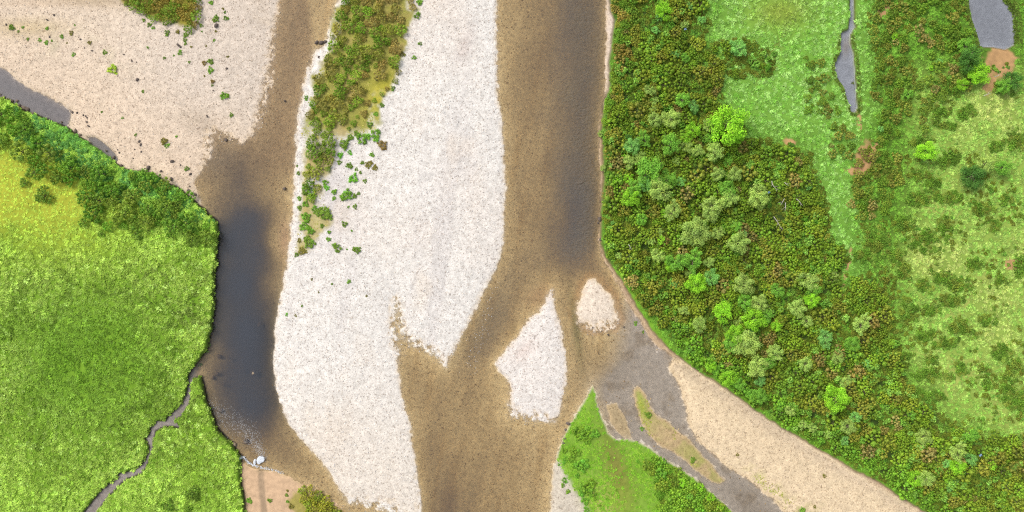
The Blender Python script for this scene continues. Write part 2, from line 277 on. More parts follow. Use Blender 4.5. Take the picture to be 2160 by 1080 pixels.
# vegetated strips on gravel
n_e = fbm(PX, PY, 20, 66, 3)
paint(sstep(-4, 14, sd['vc'] + 22 * n_e) * sstep(330, 262, PY + 40 * n_e), alb(164, 160, 80), .15); paint(sstep(-6, 8, sd['vc'] + 5 * n_f) * sstep(290, 330, PY) * .8 * sstep(-.35, .05, n_m), alb(182, 168, 86), .3)
paint(sstep(0, 10, sd['vc']) * sstep(.0, .6, fbm(PX, PY, 34, 61, 3)) * .7, alb(192, 170, 104), .2); paint(sstep(-5, 6, sd['vc'] + 4 * n_f) * blob(815, 215, 40, 60) * .8, alb(196, 186, 52), .1)
paint(sstep(-5, 6, sd['vtop'] + 4 * n_f), alb(160, 150, 60), .15); paint(sstep(-2, 12, sd['vj'] + 16 * fbm(PX, PY, 18, 67, 3)), alb(170, 158, 84), .25)
paint(blob(180, -5, 120, 18, 8) * .5 * inB, alb(172, 150, 110))
# turf
tm = sstep(-.8, 2.2, steep + 1.2 * n_f)
soil = sstep(-4, -1.5, steep + 1.2 * n_f)
paint(soil, alb(62, 52, 40), 0)
yel = np.clip(blob(60, 400, 170, 95, 15) * 1.25 + .45 * n_m * blob(60, 400, 220, 130), 0, 1)
paint(tm, alb(124, 164, 44), 0); paint(tm * sstep(-.4, .6, fbm(PX, PY, 60, 71, 3)) * .6, alb(104, 148, 34)); paint(tm * yel * .9, alb(186, 190, 62))
paint(tm * np.clip(blob(190, 300, 120, 32, 30) + blob(330, 400, 100, 22, 30), 0, 1), alb(112, 168, 58))
# scrub land and grass lanes beyond the river
im = sstep(-4, 2, sd['I'] + 2 * n_f)
paint(sstep(-7, -3, sd['I'] + 2 * n_f) * .7 * (sd['H'] < 5), alb(120, 98, 70), .4)
paint(im, alb(92, 128, 40), 0)
F_S1 = sdf(S1G, WXX, WYY); paint(im * sstep(-10, 12, F_S1) * sstep(8, 22, sd['I']) * .8, alb(58, 72, 28))  # thicket floor darkened: shade between the bushes put into the litter colour
lush = np.clip(sstep(-60, 60, sdf([(1480, -200), (1830, -200), (1830, 250), (1800, 330), (1800, 570), (1740, 540), (1720, 400), (1700, 300), (1600, 290), (1510, 230), (1500, 100)], PX, PY)), 0, 1)
lush2 = sstep(-40, 60, sdf([(1900, 150), (2400, 150), (2400, 900), (2150, 960), (2000, 900), (1900, 760), (1880, 560), (1920, 400)], PX, PY))
paint(im * lush * .9, alb(126, 176, 66)); paint(im * lush2 * .85, alb(156, 182, 80)); paint(im * lush2 * sstep(.1, .7, n_m) * .6, alb(186, 188, 100))
paint(im * blob(1640, 30, 70, 40) * .8, alb(142, 160, 62)); paint(im * blob(1620, 130, 10, 50, 28) * .8, alb(128, 120, 60))
paint(im * sstep(14, 2, sd['I']) * (PY > 560), alb(126, 176, 48))
for bx_, by_, rx_, ry_, a_ in [(2100, 135, 34, 40, 10), (2078, 182, 16, 22, 20), (1822, 330, 22, 36, 20), (1800, 362, 22, 10, 0), (1660, 303, 12, 10, 0), (2128, 556, 20, 12, 0), (1786, 545, 6, 22, 15), (1860, 30, 18, 14, 0), (1775, 600, 5, 30, 8), (1806, 262, 6, 22, 0)]:
    paint(im * sstep(.25, .6, blob(bx_, by_, rx_, ry_, a_) + .25 * n_f) * .9, alb(204, 158, 112), .1)
for k in ('pa', 'pb'):
    paint(sstep(-6, -1, sd[k]) * .75, alb(96, 84, 50), 0); paint(sstep(-1, 2, sd[k]), alb(200, 204, 212), .05)
paint(blob(1764, 125, 9, 40, 12) * .8 * (sd['pa'] < 0), alb(122, 118, 50)); paint(blob(2034, 20, 9, 30, -12) * .7, alb(140, 132, 76))
paint(sstep(-5, 0, sd['pa']) * blob(1782, 100, 8, 20) * .5, alb(190, 170, 140))
paint(sstep(-2, 2, sd['puddle']), alb(165, 156, 150), .1)
paint(run * .75, alb(160, 138, 112), .2)
# cut the wet runnel back to sand tone at the water
col = np.clip(col, 0.01, 0.8)

# ------------------------------------------------------------------ materials
def new_mat(name):
    m = bpy.data.materials.new(name); m.use_nodes = True; t = m.node_tree; t.nodes.clear()
    return m, t, t.nodes, t.links
def ground_material():
    m, t, N, L = new_mat('stony_ground')
    out = N.new('ShaderNodeOutputMaterial'); b = N.new('ShaderNodeBsdfPrincipled'); b.inputs['Roughness'].default_value = .92; b.inputs['Specular IOR Level'].default_value = .2
    a = N.new('ShaderNodeAttribute'); a.attribute_name = 'ground_col'
    p = N.new('ShaderNodeAttribute'); p.attribute_name = 'pebble'
    tc = N.new('ShaderNodeTexCoord')
    def vor(scale):
        v = N.new('ShaderNodeTexVoronoi'); v.inputs['Scale'].default_value = scale; L.new(tc.outputs['Object'], v.inputs['Vector']); return v
    v1, v2 = vor(5.0), vor(12.0)
    def mth(op, x, y):
        q = N.new('ShaderNodeMath'); q.operation = op
        for i, s in enumerate((x, y)):
            if isinstance(s, (int, float)): q.inputs[i].default_value = s
            else: L.new(s, q.inputs[i])
        return q.outputs[0]
    s1 = N.new('ShaderNodeSeparateColor'); L.new(v1.outputs['Color'], s1.inputs[0])
    s2 = N.new('ShaderNodeSeparateColor'); L.new(v2.outputs['Color'], s2.inputs[0])
    # per stone brightness, a little hue
    ramp = N.new('ShaderNodeValToRGB'); L.new(s1.outputs[0], ramp.inputs[0])
    e = ramp.color_ramp.elements; e[0].position = 0; e[0].color = (.62, .57, .54, 1); e[1].position = 1; e[1].color = (1.16, 1.14, 1.12, 1)
    for pos, c in ((.07, (.86, .82, .79, 1)), (.18, (.99, .97, .95, 1)), (.5, (1.03, 1.02, 1.01, 1)), (.8, (1.08, 1.07, 1.06, 1))):
        q = e.new(pos); q.color = c
    ramp2 = N.new('ShaderNodeValToRGB'); L.new(s2.outputs[0], ramp2.inputs[0])
    e = ramp2.color_ramp.elements; e[0].color = (.86, .855, .855, 1); e[1].color = (1.14, 1.14, 1.13, 1)
    mx = N.new('ShaderNodeMix'); mx.data_type = 'RGBA'; mx.blend_type = 'MULTIPLY'; mx.inputs['Factor'].default_value = 1
    L.new(ramp.outputs[0], mx.inputs['A']); L.new(ramp2.outputs[0], mx.inputs['B'])
    nz = N.new('ShaderNodeTexNoise'); nz.inputs['Scale'].default_value = 1.3; nz.inputs['Detail'].default_value = 6; L.new(tc.outputs['Object'], nz.inputs['Vector'])
    nr = N.new('ShaderNodeMapRange'); L.new(nz.outputs['Fac'], nr.inputs['Value']); nr.inputs['From Min'].default_value = .3; nr.inputs['From Max'].default_value = .7; nr.inputs['To Min'].default_value = .86; nr.inputs['To Max'].default_value = 1.14
    m2 = N.new('ShaderNodeMix'); m2.data_type = 'RGBA'; m2.blend_type = 'MULTIPLY'; L.new(p.outputs['Fac'], m2.inputs['Factor']); L.new(a.outputs['Color'], m2.inputs['A']); L.new(mx.outputs['Result'], m2.inputs['B'])
    m3 = N.new('ShaderNodeMix'); m3.data_type = 'RGBA'; m3.blend_type = 'MULTIPLY'; m3.inputs['Factor'].default_value = 1; L.new(m2.outputs['Result'], m3.inputs['A']); L.new(nr.outputs[0], m3.inputs['B'])
    L.new(m3.outputs['Result'], b.inputs['Base Color'])
    bm = N.new('ShaderNodeBump'); bm.inputs['Distance'].default_value = .02; L.new(mth('MULTIPLY', p.outputs['Fac'], .7), bm.inputs['Strength'])
    hh = mth('SUBTRACT', 1.0, v1.outputs['Distance']); L.new(hh, bm.inputs['Height']); L.new(bm.outputs[0], b.inputs['Normal'])
    L.new(b.outputs[0], out.inputs['Surface'])
    return m
def tinted_material(name, rough=.75, transl=.22):
    """colour = the plant's own tint (instance or object) times the small variations stored on the mesh"""
    m, t, N, L = new_mat(name)
    out = N.new('ShaderNodeOutputMaterial')
    a = N.new('ShaderNodeAttribute'); a.attribute_type = 'INSTANCER'; a.attribute_name = 'tint'
    s = N.new('ShaderNodeAttribute'); s.attribute_name = 'shade'
    mx = N.new('ShaderNodeMix'); mx.data_type = 'RGBA'; mx.blend_type = 'MULTIPLY'; mx.inputs['Factor'].default_value = 1
    L.new(a.outputs['Color'], mx.inputs['A']); L.new(s.outputs['Color'], mx.inputs['B'])
    d = N.new('ShaderNodeBsdfPrincipled'); d.inputs['Roughness'].default_value = rough; d.inputs['Specular IOR Level'].default_value = .25
    L.new(mx.outputs['Result'], d.inputs['Base Color'])
    if transl:
        tr = N.new('ShaderNodeBsdfTranslucent'); L.new(mx.outputs['Result'], tr.inputs['Color'])
        ms = N.new('ShaderNodeMixShader'); ms.inputs[0].default_value = transl; L.new(d.outputs[0], ms.inputs[1]); L.new(tr.outputs[0], ms.inputs[2])
        L.new(ms.outputs[0], out.inputs['Surface'])
    else: L.new(d.outputs[0], out.inputs['Surface'])
    return m
def plain_material(name, c, rough=.8, var=.25, scale=6.0):
    m, t, N, L = new_mat(name)
    out = N.new('ShaderNodeOutputMaterial'); b = N.new('ShaderNodeBsdfPrincipled'); b.inputs['Roughness'].default_value = rough
    tc = N.new('ShaderNodeTexCoord'); nz = N.new('ShaderNodeTexNoise'); nz.inputs['Scale'].default_value = scale; nz.inputs['Detail'].default_value = 5; L.new(tc.outputs['Object'], nz.inputs['Vector'])
    r = N.new('ShaderNodeValToRGB'); L.new(nz.outputs['Fac'], r.inputs[0]); e = r.color_ramp.elements
    e[0].position = .3; e[0].color = tuple(x * (1 - var) for x in c) + (1,); e[1].position = .7; e[1].color = tuple(min(1, x * (1 + var)) for x in c) + (1,)
    L.new(r.outputs[0], b.inputs['Base Color']); L.new(b.outputs[0], out.inputs['Surface'])
    return m
def water_material(name, absorb, murk, murk_rate, ripple=.25, rough=.06):
    """a water surface whose clarity follows the depth below it (attribute 'depth', metres): clear over the shallows, murky over the deeps"""
    m, t, N, L = new_mat(name)
    out = N.new('ShaderNodeOutputMaterial'); tr = N.new('ShaderNodeBsdfTransparent'); gl = N.new('ShaderNodeBsdfGlossy'); gl.inputs['Roughness'].default_value = rough
    dp = N.new('ShaderNodeAttribute'); dp.attribute_name = 'depth'
    def ex(k):
        q = N.new('ShaderNodeMath'); q.operation = 'MULTIPLY'; q.inputs[1].default_value = -k; L.new(dp.outputs['Fac'], q.inputs[0])
        e = N.new('ShaderNodeMath'); e.operation = 'EXPONENT'; L.new(q.outputs[0], e.inputs[0]); return e.outputs[0]
    cc = N.new('ShaderNodeCombineColor')
    for i, k in enumerate(absorb): L.new(ex(k), cc.inputs[i])
    L.new(cc.outputs[0], tr.inputs['Color'])
    rp = N.new('ShaderNodeAttribute'); rp.attribute_name = 'ripple'      # fast current: murk thickened and brightened to stand in for light on ripples
    df = N.new('ShaderNodeBsdfDiffuse'); cm = N.new('ShaderNodeMix'); cm.data_type = 'RGBA'; L.new(rp.outputs['Fac'], cm.inputs['Factor'])
    cm.inputs['A'].default_value = tuple(murk) + (1,); cm.inputs['B'].default_value = (murk[0] * 2.5, murk[1] * 1.85, murk[2] * 1.05, 1); L.new(cm.outputs['Result'], df.inputs['Color'])
    st = N.new('ShaderNodeMath'); st.operation = 'MULTIPLY_ADD'; st.inputs[1].default_value = .75; st.inputs[2].default_value = murk_rate; L.new(rp.outputs['Fac'], st.inputs[0])
    sm = N.new('ShaderNodeMath'); sm.operation = 'MULTIPLY'; L.new(st.outputs[0], sm.inputs[0]); L.new(dp.outputs['Fac'], sm.inputs[1])
    sn = N.new('ShaderNodeMath'); sn.operation = 'MULTIPLY'; sn.inputs[1].default_value = -1; L.new(sm.outputs[0], sn.inputs[0])
    se = N.new('ShaderNodeMath'); se.operation = 'EXPONENT'; L.new(sn.outputs[0], se.inputs[0])
    mk = N.new('ShaderNodeMixShader'); L.new(se.outputs[0], mk.inputs[0]); L.new(df.outputs[0], mk.inputs[1]); L.new(tr.outputs[0], mk.inputs[2])
    fr = N.new('ShaderNodeFresnel'); fr.inputs['IOR'].default_value = 1.34
    tc = N.new('ShaderNodeTexCoord'); mp = N.new('ShaderNodeMapping'); mp.inputs['Scale'].default_value = (1.0, 1.8, 1); mp.inputs['Rotation'].default_value = (0, 0, .15); L.new(tc.outputs['Object'], mp.inputs['Vector'])
    nz = N.new('ShaderNodeTexNoise'); nz.inputs['Scale'].default_value = 1.25; nz.inputs['Detail'].default_value = 3; nz.inputs['Distortion'].default_value = .8; L.new(mp.outputs[0], nz.inputs['Vector'])
    q = N.new('ShaderNodeMath'); q.operation = 'MULTIPLY'; q.inputs[1].default_value = ripple; L.new(rp.outputs['Fac'], q.inputs[0])
    bm = N.new('ShaderNodeBump'); bm.inputs['Distance'].default_value = 1.1; L.new(q.outputs[0], bm.inputs['Strength']); L.new(nz.outputs['Fac'], bm.inputs['Height'])
    bg = N.new('ShaderNodeBump'); bg.inputs['Distance'].default_value = .12; L.new(q.outputs[0], bg.inputs['Strength']); L.new(nz.outputs['Fac'], bg.inputs['Height'])
    L.new(bg.outputs[0], gl.inputs['Normal']); L.new(bg.outputs[0], fr.inputs['Normal']); L.new(bm.outputs[0], df.inputs['Normal'])
    ms = N.new('ShaderNodeMixShader'); L.new(fr.outputs[0], ms.inputs[0]); L.new(mk.outputs[0], ms.inputs[1]); L.new(gl.outputs[0], ms.inputs[2]); L.new(ms.outputs[0], out.inputs['Surface'])
    return m
M_GROUND = ground_material()
M_LEAF = tinted_material('leaf', .7, .25)
M_GRASS = tinted_material('grass_blade', .8, .25)
M_STONE = tinted_material('river_stone', .85, 0)
M_WOOD = plain_material('bark', (.16, .12, .085), .9)
M_DEADWOOD = plain_material('bleached_wood', (.42, .38, .33), .9)
M_WATER = water_material('peaty_water', (.33, .42, .60), (.076, .092, .120), .34, 1.0)
M_STILL = water_material('still_water', (.2, .2, .2), (.18, .19, .21), .9, .1, .02)
M_FOAM_GLINT = plain_material('foam', (.52, .55, .58), .6, .1, 3)
M_BLUE = plain_material('faded_plastic', (.14, .24, .38), .5, .15)

def tag(o, label=None, cat=None, group=None, kind=None):
    if label: o['label'] = label
    if cat: o['category'] = cat
    if group: o['group'] = group
    if kind: o['kind'] = kind
    return o
def mesh_np(name, V, F, mat=None, smooth=False, attrs=None):
    """V (n,3), F (m,k) faces of one size"""
    V = np.asarray(V, np.float32); F = np.asarray(F, np.int32); k = F.shape[1]
    me = bpy.data.meshes.new(name)
    me.vertices.add(len(V)); me.vertices.foreach_set('co', V.ravel())
    me.loops.add(F.size); me.loops.foreach_set('vertex_index', F.ravel())
    me.polygons.add(len(F)); me.polygons.foreach_set('loop_start', np.arange(len(F), dtype=np.int32) * k)
    try: me.polygons.foreach_set('loop_total', np.full(len(F), k, np.int32))
    except Exception: pass
    if smooth: me.polygons.foreach_set('use_smooth', np.ones(len(F), bool))
    for an, (typ, arr) in (attrs or {}).items():
        at = me.attributes.new(an, typ, 'POINT')
        at.data.foreach_set({'FLOAT': 'value', 'INT': 'value', 'FLOAT_VECTOR': 'vector', 'FLOAT_COLOR': 'color'}[typ], np.ascontiguousarray(arr).ravel())
    if mat: me.materials.append(mat)
    me.update(calc_edges=True); me.validate()
    return me
def link(name, me, parent=None):
    o = bpy.data.objects.new(name, me); C.objects.link(o)
    if parent: o.parent = parent
    return o

# ------------------------------------------------------------------ the setting: pieces of the one height field
GX, GY = (PX - 1080) * S, (540 - PY) * S
Vall = np.stack([GX, GY, H], -1).reshape(-1, 3).astype(np.float32)
ii = (np.arange(NY - 1)[:, None] * NX + np.arange(NX - 1)[None, :])
Fall = np.stack([ii, ii + NX, ii + NX + 1, ii + 1], -1)            # y runs downward, so this order faces up
def cell(A): return (A[:-1, :-1] + A[1:, :-1] + A[1:, 1:] + A[:-1, 1:]) * .25
cl = np.zeros((NY - 1, NX - 1), np.int32)                            # 0 bed
names = [('river_bed', 'brown stony bed under the clear river water')]
def region(mask, name, label):
    names.append((name, label)); cl[mask] = len(names) - 1
for k, nm, lb in [('MI', 'river_margin', 'narrow strip of pale stones at the foot of the scrub bank'), ('B', 'gravel_bar', 'broad warm-toned gravel bar in the upper corner above the meadow'),
                  ('C', 'gravel_bar', 'long pale main gravel bar between the two river channels'), ('D', 'gravel_bar', 'pale leaf-shaped gravel bar between the fast channel and the side channel'),
                  ('E', 'gravel_bar', 'small drop-shaped gravel islet near the scrub bank'), ('H', 'gravel_bar', 'tan gravel bar running along the foot of the scrub bank'),
                  ('G', 'gravel_bar', 'thin mossy gravel islet in the braided side channel'), ('G2', 'gravel_bar', 'tiny brown gravel shoal beside the green wedge of land'),
                  ('F', 'wedge_of_land', 'green pointed wedge of land with gravel on its river side'), ('J', 'sand_beach', 'small sandy beach below the dark pool'),
                  ('penin', 'meadow', 'grassy spit between the stream and the dark pool'), ('meadow', 'meadow', 'large bright green meadow west of the dark pool'),
                  ('I', 'scrub_ground', 'green ground of the scrub land east of the river'), ('pa', 'pond_bed', 'grey silty bed of the long thin pond'), ('pb', 'pond_bed', 'grey silty bed of the round pond')]:
    m_ = cell(sd[k]) > (-4 if k in ('penin', 'meadow', 'I') else 0)
    if k in ('penin', 'meadow', 'I'): m_ &= cell(H) > 0.12
    if k in ('meadow', 'penin'): m_ &= ~(cl == 99)
    region(m_, nm, lb)
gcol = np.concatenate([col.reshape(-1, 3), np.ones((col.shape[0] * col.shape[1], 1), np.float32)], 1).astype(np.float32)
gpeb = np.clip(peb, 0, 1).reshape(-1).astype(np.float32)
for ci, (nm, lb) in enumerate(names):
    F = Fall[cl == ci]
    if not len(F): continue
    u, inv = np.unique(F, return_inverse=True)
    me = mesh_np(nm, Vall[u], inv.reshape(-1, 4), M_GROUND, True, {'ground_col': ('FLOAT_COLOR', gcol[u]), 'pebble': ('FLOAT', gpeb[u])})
    tag(link(nm, me), lb, None, None, 'structure')

# ------------------------------------------------------------------ water: closed bodies cut to the wet parts of the grid
rw = 26 * fbm(PX, PY * .5, 60, 33, 3)
RIP = np.clip(0.015 + .62 * sstep(1120, 1240, PX + rw) * sstep(1288, 1268, PX) * sstep(600, 500, PY) * (.75 + .5 * fbm(PX, PY, 50, 34, 2)) + .38 * sstep(-45, 10, -np.abs((PX - 1060) * .86 + (PY - 640) * .5) + 20) * sstep(480, 600, PY) * sstep(820, 740, PY) * (PX > 900), 0, 1)
def water_body(name, label, mask, z, mat):
    """a flat sheet over the chosen grid cells; the bed below it decides where the shoreline runs"""
    F = Fall[mask]; u, inv = np.unique(F, return_inverse=True)
    V = Vall[u].copy(); dep = np.maximum(z - V[:, 2], 0); V[:, 2] = z
    o = link(name, mesh_np(name, V, inv.reshape(-1, 4), mat, False, {'depth': ('FLOAT', dep), 'ripple': ('FLOAT', RIP.reshape(-1)[u].astype(np.float32))}))
    return tag(o, label, None, None, 'structure')
def dil(m, n=1):
    for _ in range(n):
        q = m.copy(); q[1:] |= m[:-1]; q[:-1] |= m[1:]; q[:, 1:] |= m[:, :-1]; q[:, :-1] |= m[:, 1:]; m = q
    return m
Hmin = np.minimum.reduce([H[:-1, :-1], H[1:, :-1], H[1:, 1:], H[:-1, 1:]])
cPX, cPY = cell(PX), cell(PY)
low = Hmin < 0.0
inpond = (cell(sd['pa']) > -8) | (cell(sd['pb']) > -12)
back = (cPX < 175) & (cPY < 300) & (cPY > cPX * .7 - 4000) & (cPY < 800); pud = cell(sd['puddle']) > -8
back &= ~pud
near = dil(low, 2)
water_body('river', 'clear brown braided river with a dark deep pool', near & ~back & ~pud & ~inpond & (cell(sd['I']) < 8), 0.0, M_WATER)
water_body('backwater', 'grey still backwater along the foot of the meadow bank', near & back, 0.0, M_STILL)
water_body('puddle', 'small grey puddle at the foot of the meadow bank', near & pud, 0.0, M_STILL)
water_body('pond', 'long thin grey pond in the grass lane', cell(sd['pa']) > -3.0, POND_Z, M_STILL)
water_body('pond', 'rounded grey pond beside the bare earth patch', cell(sd['pb']) > -4.5, POND_Z, M_STILL)

# ------------------------------------------------------------------ plant and stone shapes
def rand_unit(r, n):
    v = r.normal(size=(n, 3)); return v / np.linalg.norm(v, axis=1, keepdims=True)
def leaf_quads(r, c, nrm, size, aspect=1.7, tilt=.55):
    """pointed four-cornered leaves at c, facing about nrm"""
    n = len(c); nr = nrm + rand_unit(r, n) * tilt; nr /= np.linalg.norm(nr, axis=1, keepdims=True)
    t = np.cross(nr, rand_unit(r, n)); t /= np.linalg.norm(t, axis=1, keepdims=True) + 1e-9; b = np.cross(nr, t)
    sz = (size * r.uniform(.7, 1.35, n))[:, None]
    V = np.stack([c - t * sz * aspect * .5, c + b * sz * .5 - t * sz * .08, c + t * sz * aspect * .5 + nr * sz * .12, c - b * sz * .5 - t * sz * .08], 1)
    F = np.arange(n * 4).reshape(n, 4); return V.reshape(-1, 3), F
def join(parts):
    Vs, Fs, Ss, off = [], [], [], 0
    for V, F, sh in parts:
        Vs.append(V); Fs.append(F + off); Ss.append(sh); off += len(V)
    return np.concatenate(Vs), np.concatenate(Fs), np.concatenate(Ss)
def shade_rgb(k, n): return np.tile(np.append(np.asarray(k, float), 1.0)[None], (n, 1))
def tube(pts, rad, k=5):
    pts = np.asarray(pts, float); n = len(pts); V = []; F = []
    for i in range(n):
        d = pts[min(i + 1, n - 1)] - pts[max(i - 1, 0)]; d /= np.linalg.norm(d) + 1e-9
        a = np.cross(d, (0.31, .17, .94) if abs(d[2]) < .9 else (1, 0, 0)); a /= np.linalg.norm(a); b = np.cross(d, a)
        for q in range(k):
            th = 2 * math.pi * q / k; V.append(pts[i] + (a * math.cos(th) + b * math.sin(th)) * rad[i])
    for i in range(n - 1):
        for q in range(k):
            F.append((i * k + q, i * k + (q + 1) % k, (i + 1) * k + (q + 1) % k, (i + 1) * k + q))
    return np.array(V), np.array(F), np.ones((len(V), 4))

def bush_mesh(seed, knobs, rk=.27, per=75, flat=.62, leaf=.07, gap=.86):
    """a gorse dome of radius 1: many rounded cushions standing apart, each a close coat of short spiny leaves"""
    r = np.random.default_rng(seed); ctr = []; tries = 0
    while len(ctr) < knobs and tries < 6000:
        tries += 1; a = r.uniform(0, 2 * math.pi); q = math.sqrt(r.uniform(0, 1)) * (.82 + .16 * math.sin(3 * a + seed)); p = (q * math.cos(a), q * math.sin(a)); rr = rk * r.choice([r.uniform(.45, .8), r.uniform(.8, 1.2), r.uniform(1.1, 1.55)], p=[.4, .4, .2])
        if all((p[0] - c[0]) ** 2 + (p[1] - c[1]) ** 2 > ((rr + c[2]) * gap) ** 2 for c in ctr): ctr.append((*p, rr))
    parts = []
    for (x, y, rr) in ctr:
        q = x * x + y * y; z = flat * math.sqrt(max(.08, 1 - q)) - rr * .35 + r.normal() * .08; mid = np.array([x, y, z])
        k = r.uniform(.74, 1.24); hue = r.normal() * .045 - .02
        col_ = np.array([1 + hue, 1 - hue * .15, 1 - hue]) * k
        n = int(per * (rr / rk) ** 2); u = rand_unit(r, n); u[:, 2] = np.abs(u[:, 2]) * 1.1 - .25; u /= np.linalg.norm(u, axis=1, keepdims=True)
        rad = rr * r.uniform(.82, 1.16, n)[:, None]; lump = 1 + .22 * np.sin(u[:, :1] * 5 + x * 9) * np.cos(u[:, 1:2] * 4 + y * 7)
        V, F = leaf_quads(r, mid + u * rad * lump * np.array([1, 1, .9]), u, leaf, 1.6, .5)
        sh = np.repeat(np.concatenate([col_[None] * r.uniform(.84, 1.18, n)[:, None], np.ones((n, 1))], 1), 4, 0)
        parts.append((V, F, sh))
        # each core is a closed little body of quads, coloured darker as gap shade
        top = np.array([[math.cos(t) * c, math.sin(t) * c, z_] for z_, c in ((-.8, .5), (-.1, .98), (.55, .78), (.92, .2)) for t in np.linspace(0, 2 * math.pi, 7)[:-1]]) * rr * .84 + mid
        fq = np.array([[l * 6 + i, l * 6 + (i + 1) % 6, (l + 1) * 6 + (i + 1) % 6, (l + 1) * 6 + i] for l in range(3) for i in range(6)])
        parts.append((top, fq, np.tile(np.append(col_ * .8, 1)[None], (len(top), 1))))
    return join(parts), ctr
def stems_mesh(seed, n=6, h=.45, reach=.55, r0=.045):
    r = np.random.default_rng(seed); parts = []
    for k in range(n):
        a = 2 * math.pi * k / n + r.normal() * .3; d = reach * r.uniform(.6, 1.1)
        parts.append(tube([(0, 0, -.15), (math.cos(a) * d * .3, math.sin(a) * d * .3, h * .45), (math.cos(a) * d, math.sin(a) * d, h)], [r0, r0 * .75, r0 * .35], 4))
    return join(parts)
def tree_meshes(seed, limbs=11, leaves=1500, leaf=.085, height=1.5, spiky=.5, lobes=0):
    """a young broadleaf tree of crown radius 1: tapered trunk, radiating limbs, foliage in uneven tufts along them"""
    r = np.random.default_rng(seed); wood = []; parts = []
    wood.append(tube([(0, 0, -.15), (.02, .01, height * .3), (.0, .03, height * .62), (.03, 0, height * .95)], [.075, .06, .04, .012], 6))
    ends = []
    for k in range(limbs):
        a = 2 * math.pi * k / limbs * 1.0 + r.normal() * .28; z0 = height * r.uniform(.28, .7); ln = r.uniform(.62, 1.08) * (1 + .12 * math.sin(2 * a + seed)); up = r.uniform(.1, .42) * (1.25 - ln * .6)
        d = np.array([math.cos(a), math.sin(a), 0]); p0 = np.array([0, 0, z0]); p1 = p0 + d * ln * .5 + np.array([0, 0, up * .8]); p2 = p0 + d * ln + np.array([0, 0, up])
        wood.append(tube([p0, p1, p2], [.03, .018, .006], 4)); ends.append((p0, p1, p2))
        for q in range(3):
            f = r.uniform(.35, .9); b = p0 + (p2 - p0) * f + np.array([0, 0, up * .25]); aa = a + r.choice([-1, 1]) * r.uniform(.4, .9); e = b + np.array([math.cos(aa), math.sin(aa), r.uniform(.1, .5)]) * ln * r.uniform(.22, .4)
            wood.append(tube([b, e], [.012, .004], 3)); ends.append((b, (b + e) / 2, e))
    for q in range(5):
        a = r.uniform(0, 6.28); b = np.array([0, 0, height * .75]); e = np.array([math.cos(a) * .3, math.sin(a) * .3, height * r.uniform(.9, 1.08)]); ends.append((b, (b + e) / 2, e))
    nl = leaves // len(ends)
    for (p0, p1, p2) in ends:
        k = r.uniform(.8, 1.2); hue = r.normal() * .04
        t = np.sqrt(r.uniform(.06, 1.0, nl)); c = np.where((t < .5)[:, None], p0 + (p1 - p0) * (t * 2)[:, None], p1 + (p2 - p1) * ((t - .5) * 2)[:, None])
        spread = .07 + .12 * (1 - spiky) + .07 * r.uniform(0, 1, nl)
        off = rand_unit(r, nl) * spread[:, None]; c = c + off
        V, F = leaf_quads(r, c, off * 4 + np.array([0, 0, .8]), leaf, 1.9, .6)
        col_ = np.array([1 + hue, 1, 1 - hue]) * k; sh = np.repeat(np.concatenate([col_[None] * r.uniform(.8, 1.2, nl)[:, None], np.ones((nl, 1))], 1), 4, 0)
        parts.append((V, F, sh))
    return join(parts), join(wood)
def tuft_mesh(seed, blades=22, h=.55, reach=.5, wd=.06, droop=.3):
    r = np.random.default_rng(seed); V = []; F = []; Sx = []
    for k in range(blades):
        a = r.uniform(0, 2 * math.pi); b0 = r.uniform(0, .22); L = r.uniform(.55, 1.1); d = np.array([math.cos(a), math.sin(a), 0]); s_ = np.array([-d[1], d[0], 0]) * wd * r.uniform(.6, 1.3)
        p0 = d * b0 + rand_unit(r, 1)[0] * [.06, .06, 0] - np.array([0, 0, .06]); p1 = p0 + d * reach * L * .45 + np.array([0, 0, h * L]); p2 = p0 + d * reach * L + np.array([0, 0, h * L * (1 - droop) * r.uniform(.7, 1.2)])
        o = len(V); V += [p0 - s_ * .6, p0 + s_ * .6, p1 - s_, p1 + s_, p2 - s_ * .25, p2 + s_ * .25]
        F += [(o, o + 1, o + 3, o + 2), (o + 2, o + 3, o + 5, o + 4)]
        k_ = r.uniform(.78, 1.22); Sx += [np.array([k_ * (1 + .06 * r.normal()), k_, k_, 1])] * 6
    return np.array(V), np.array(F), np.array(Sx)
def stone_mesh(seed, sub=1, flat=.6):
    r = np.random.default_rng(seed); import bmesh
    bm = bmesh.new(); bmesh.ops.create_icosphere(bm, subdivisions=sub, radius=1)
    V = np.array([v.co[:] for v in bm.verts]); F = np.array([[v.index for v in f.verts] for f in bm.faces]); bm.free()
    for q in range(5):
        n = rand_unit(r, 1)[0]; dd = V @ n; cut = r.uniform(.55, .85); V = V - np.outer(np.maximum(dd - cut, 0), n) * .9
    V = V * (1 + .10 * r.normal(size=(len(V), 1))) * np.array([1, r.uniform(.65, .95), flat * r.uniform(.8, 1.2)])
    return V, F, np.concatenate([np.repeat(r.uniform(.9, 1.08, (len(V), 1)), 3, 1), np.ones((len(V), 1))], 1)
def mk(name, vfs, mat, smooth=False): return mesh_np(name, vfs[0], vfs[1], mat, smooth, {'shade': ('FLOAT_COLOR', vfs[2].astype(np.float32))})

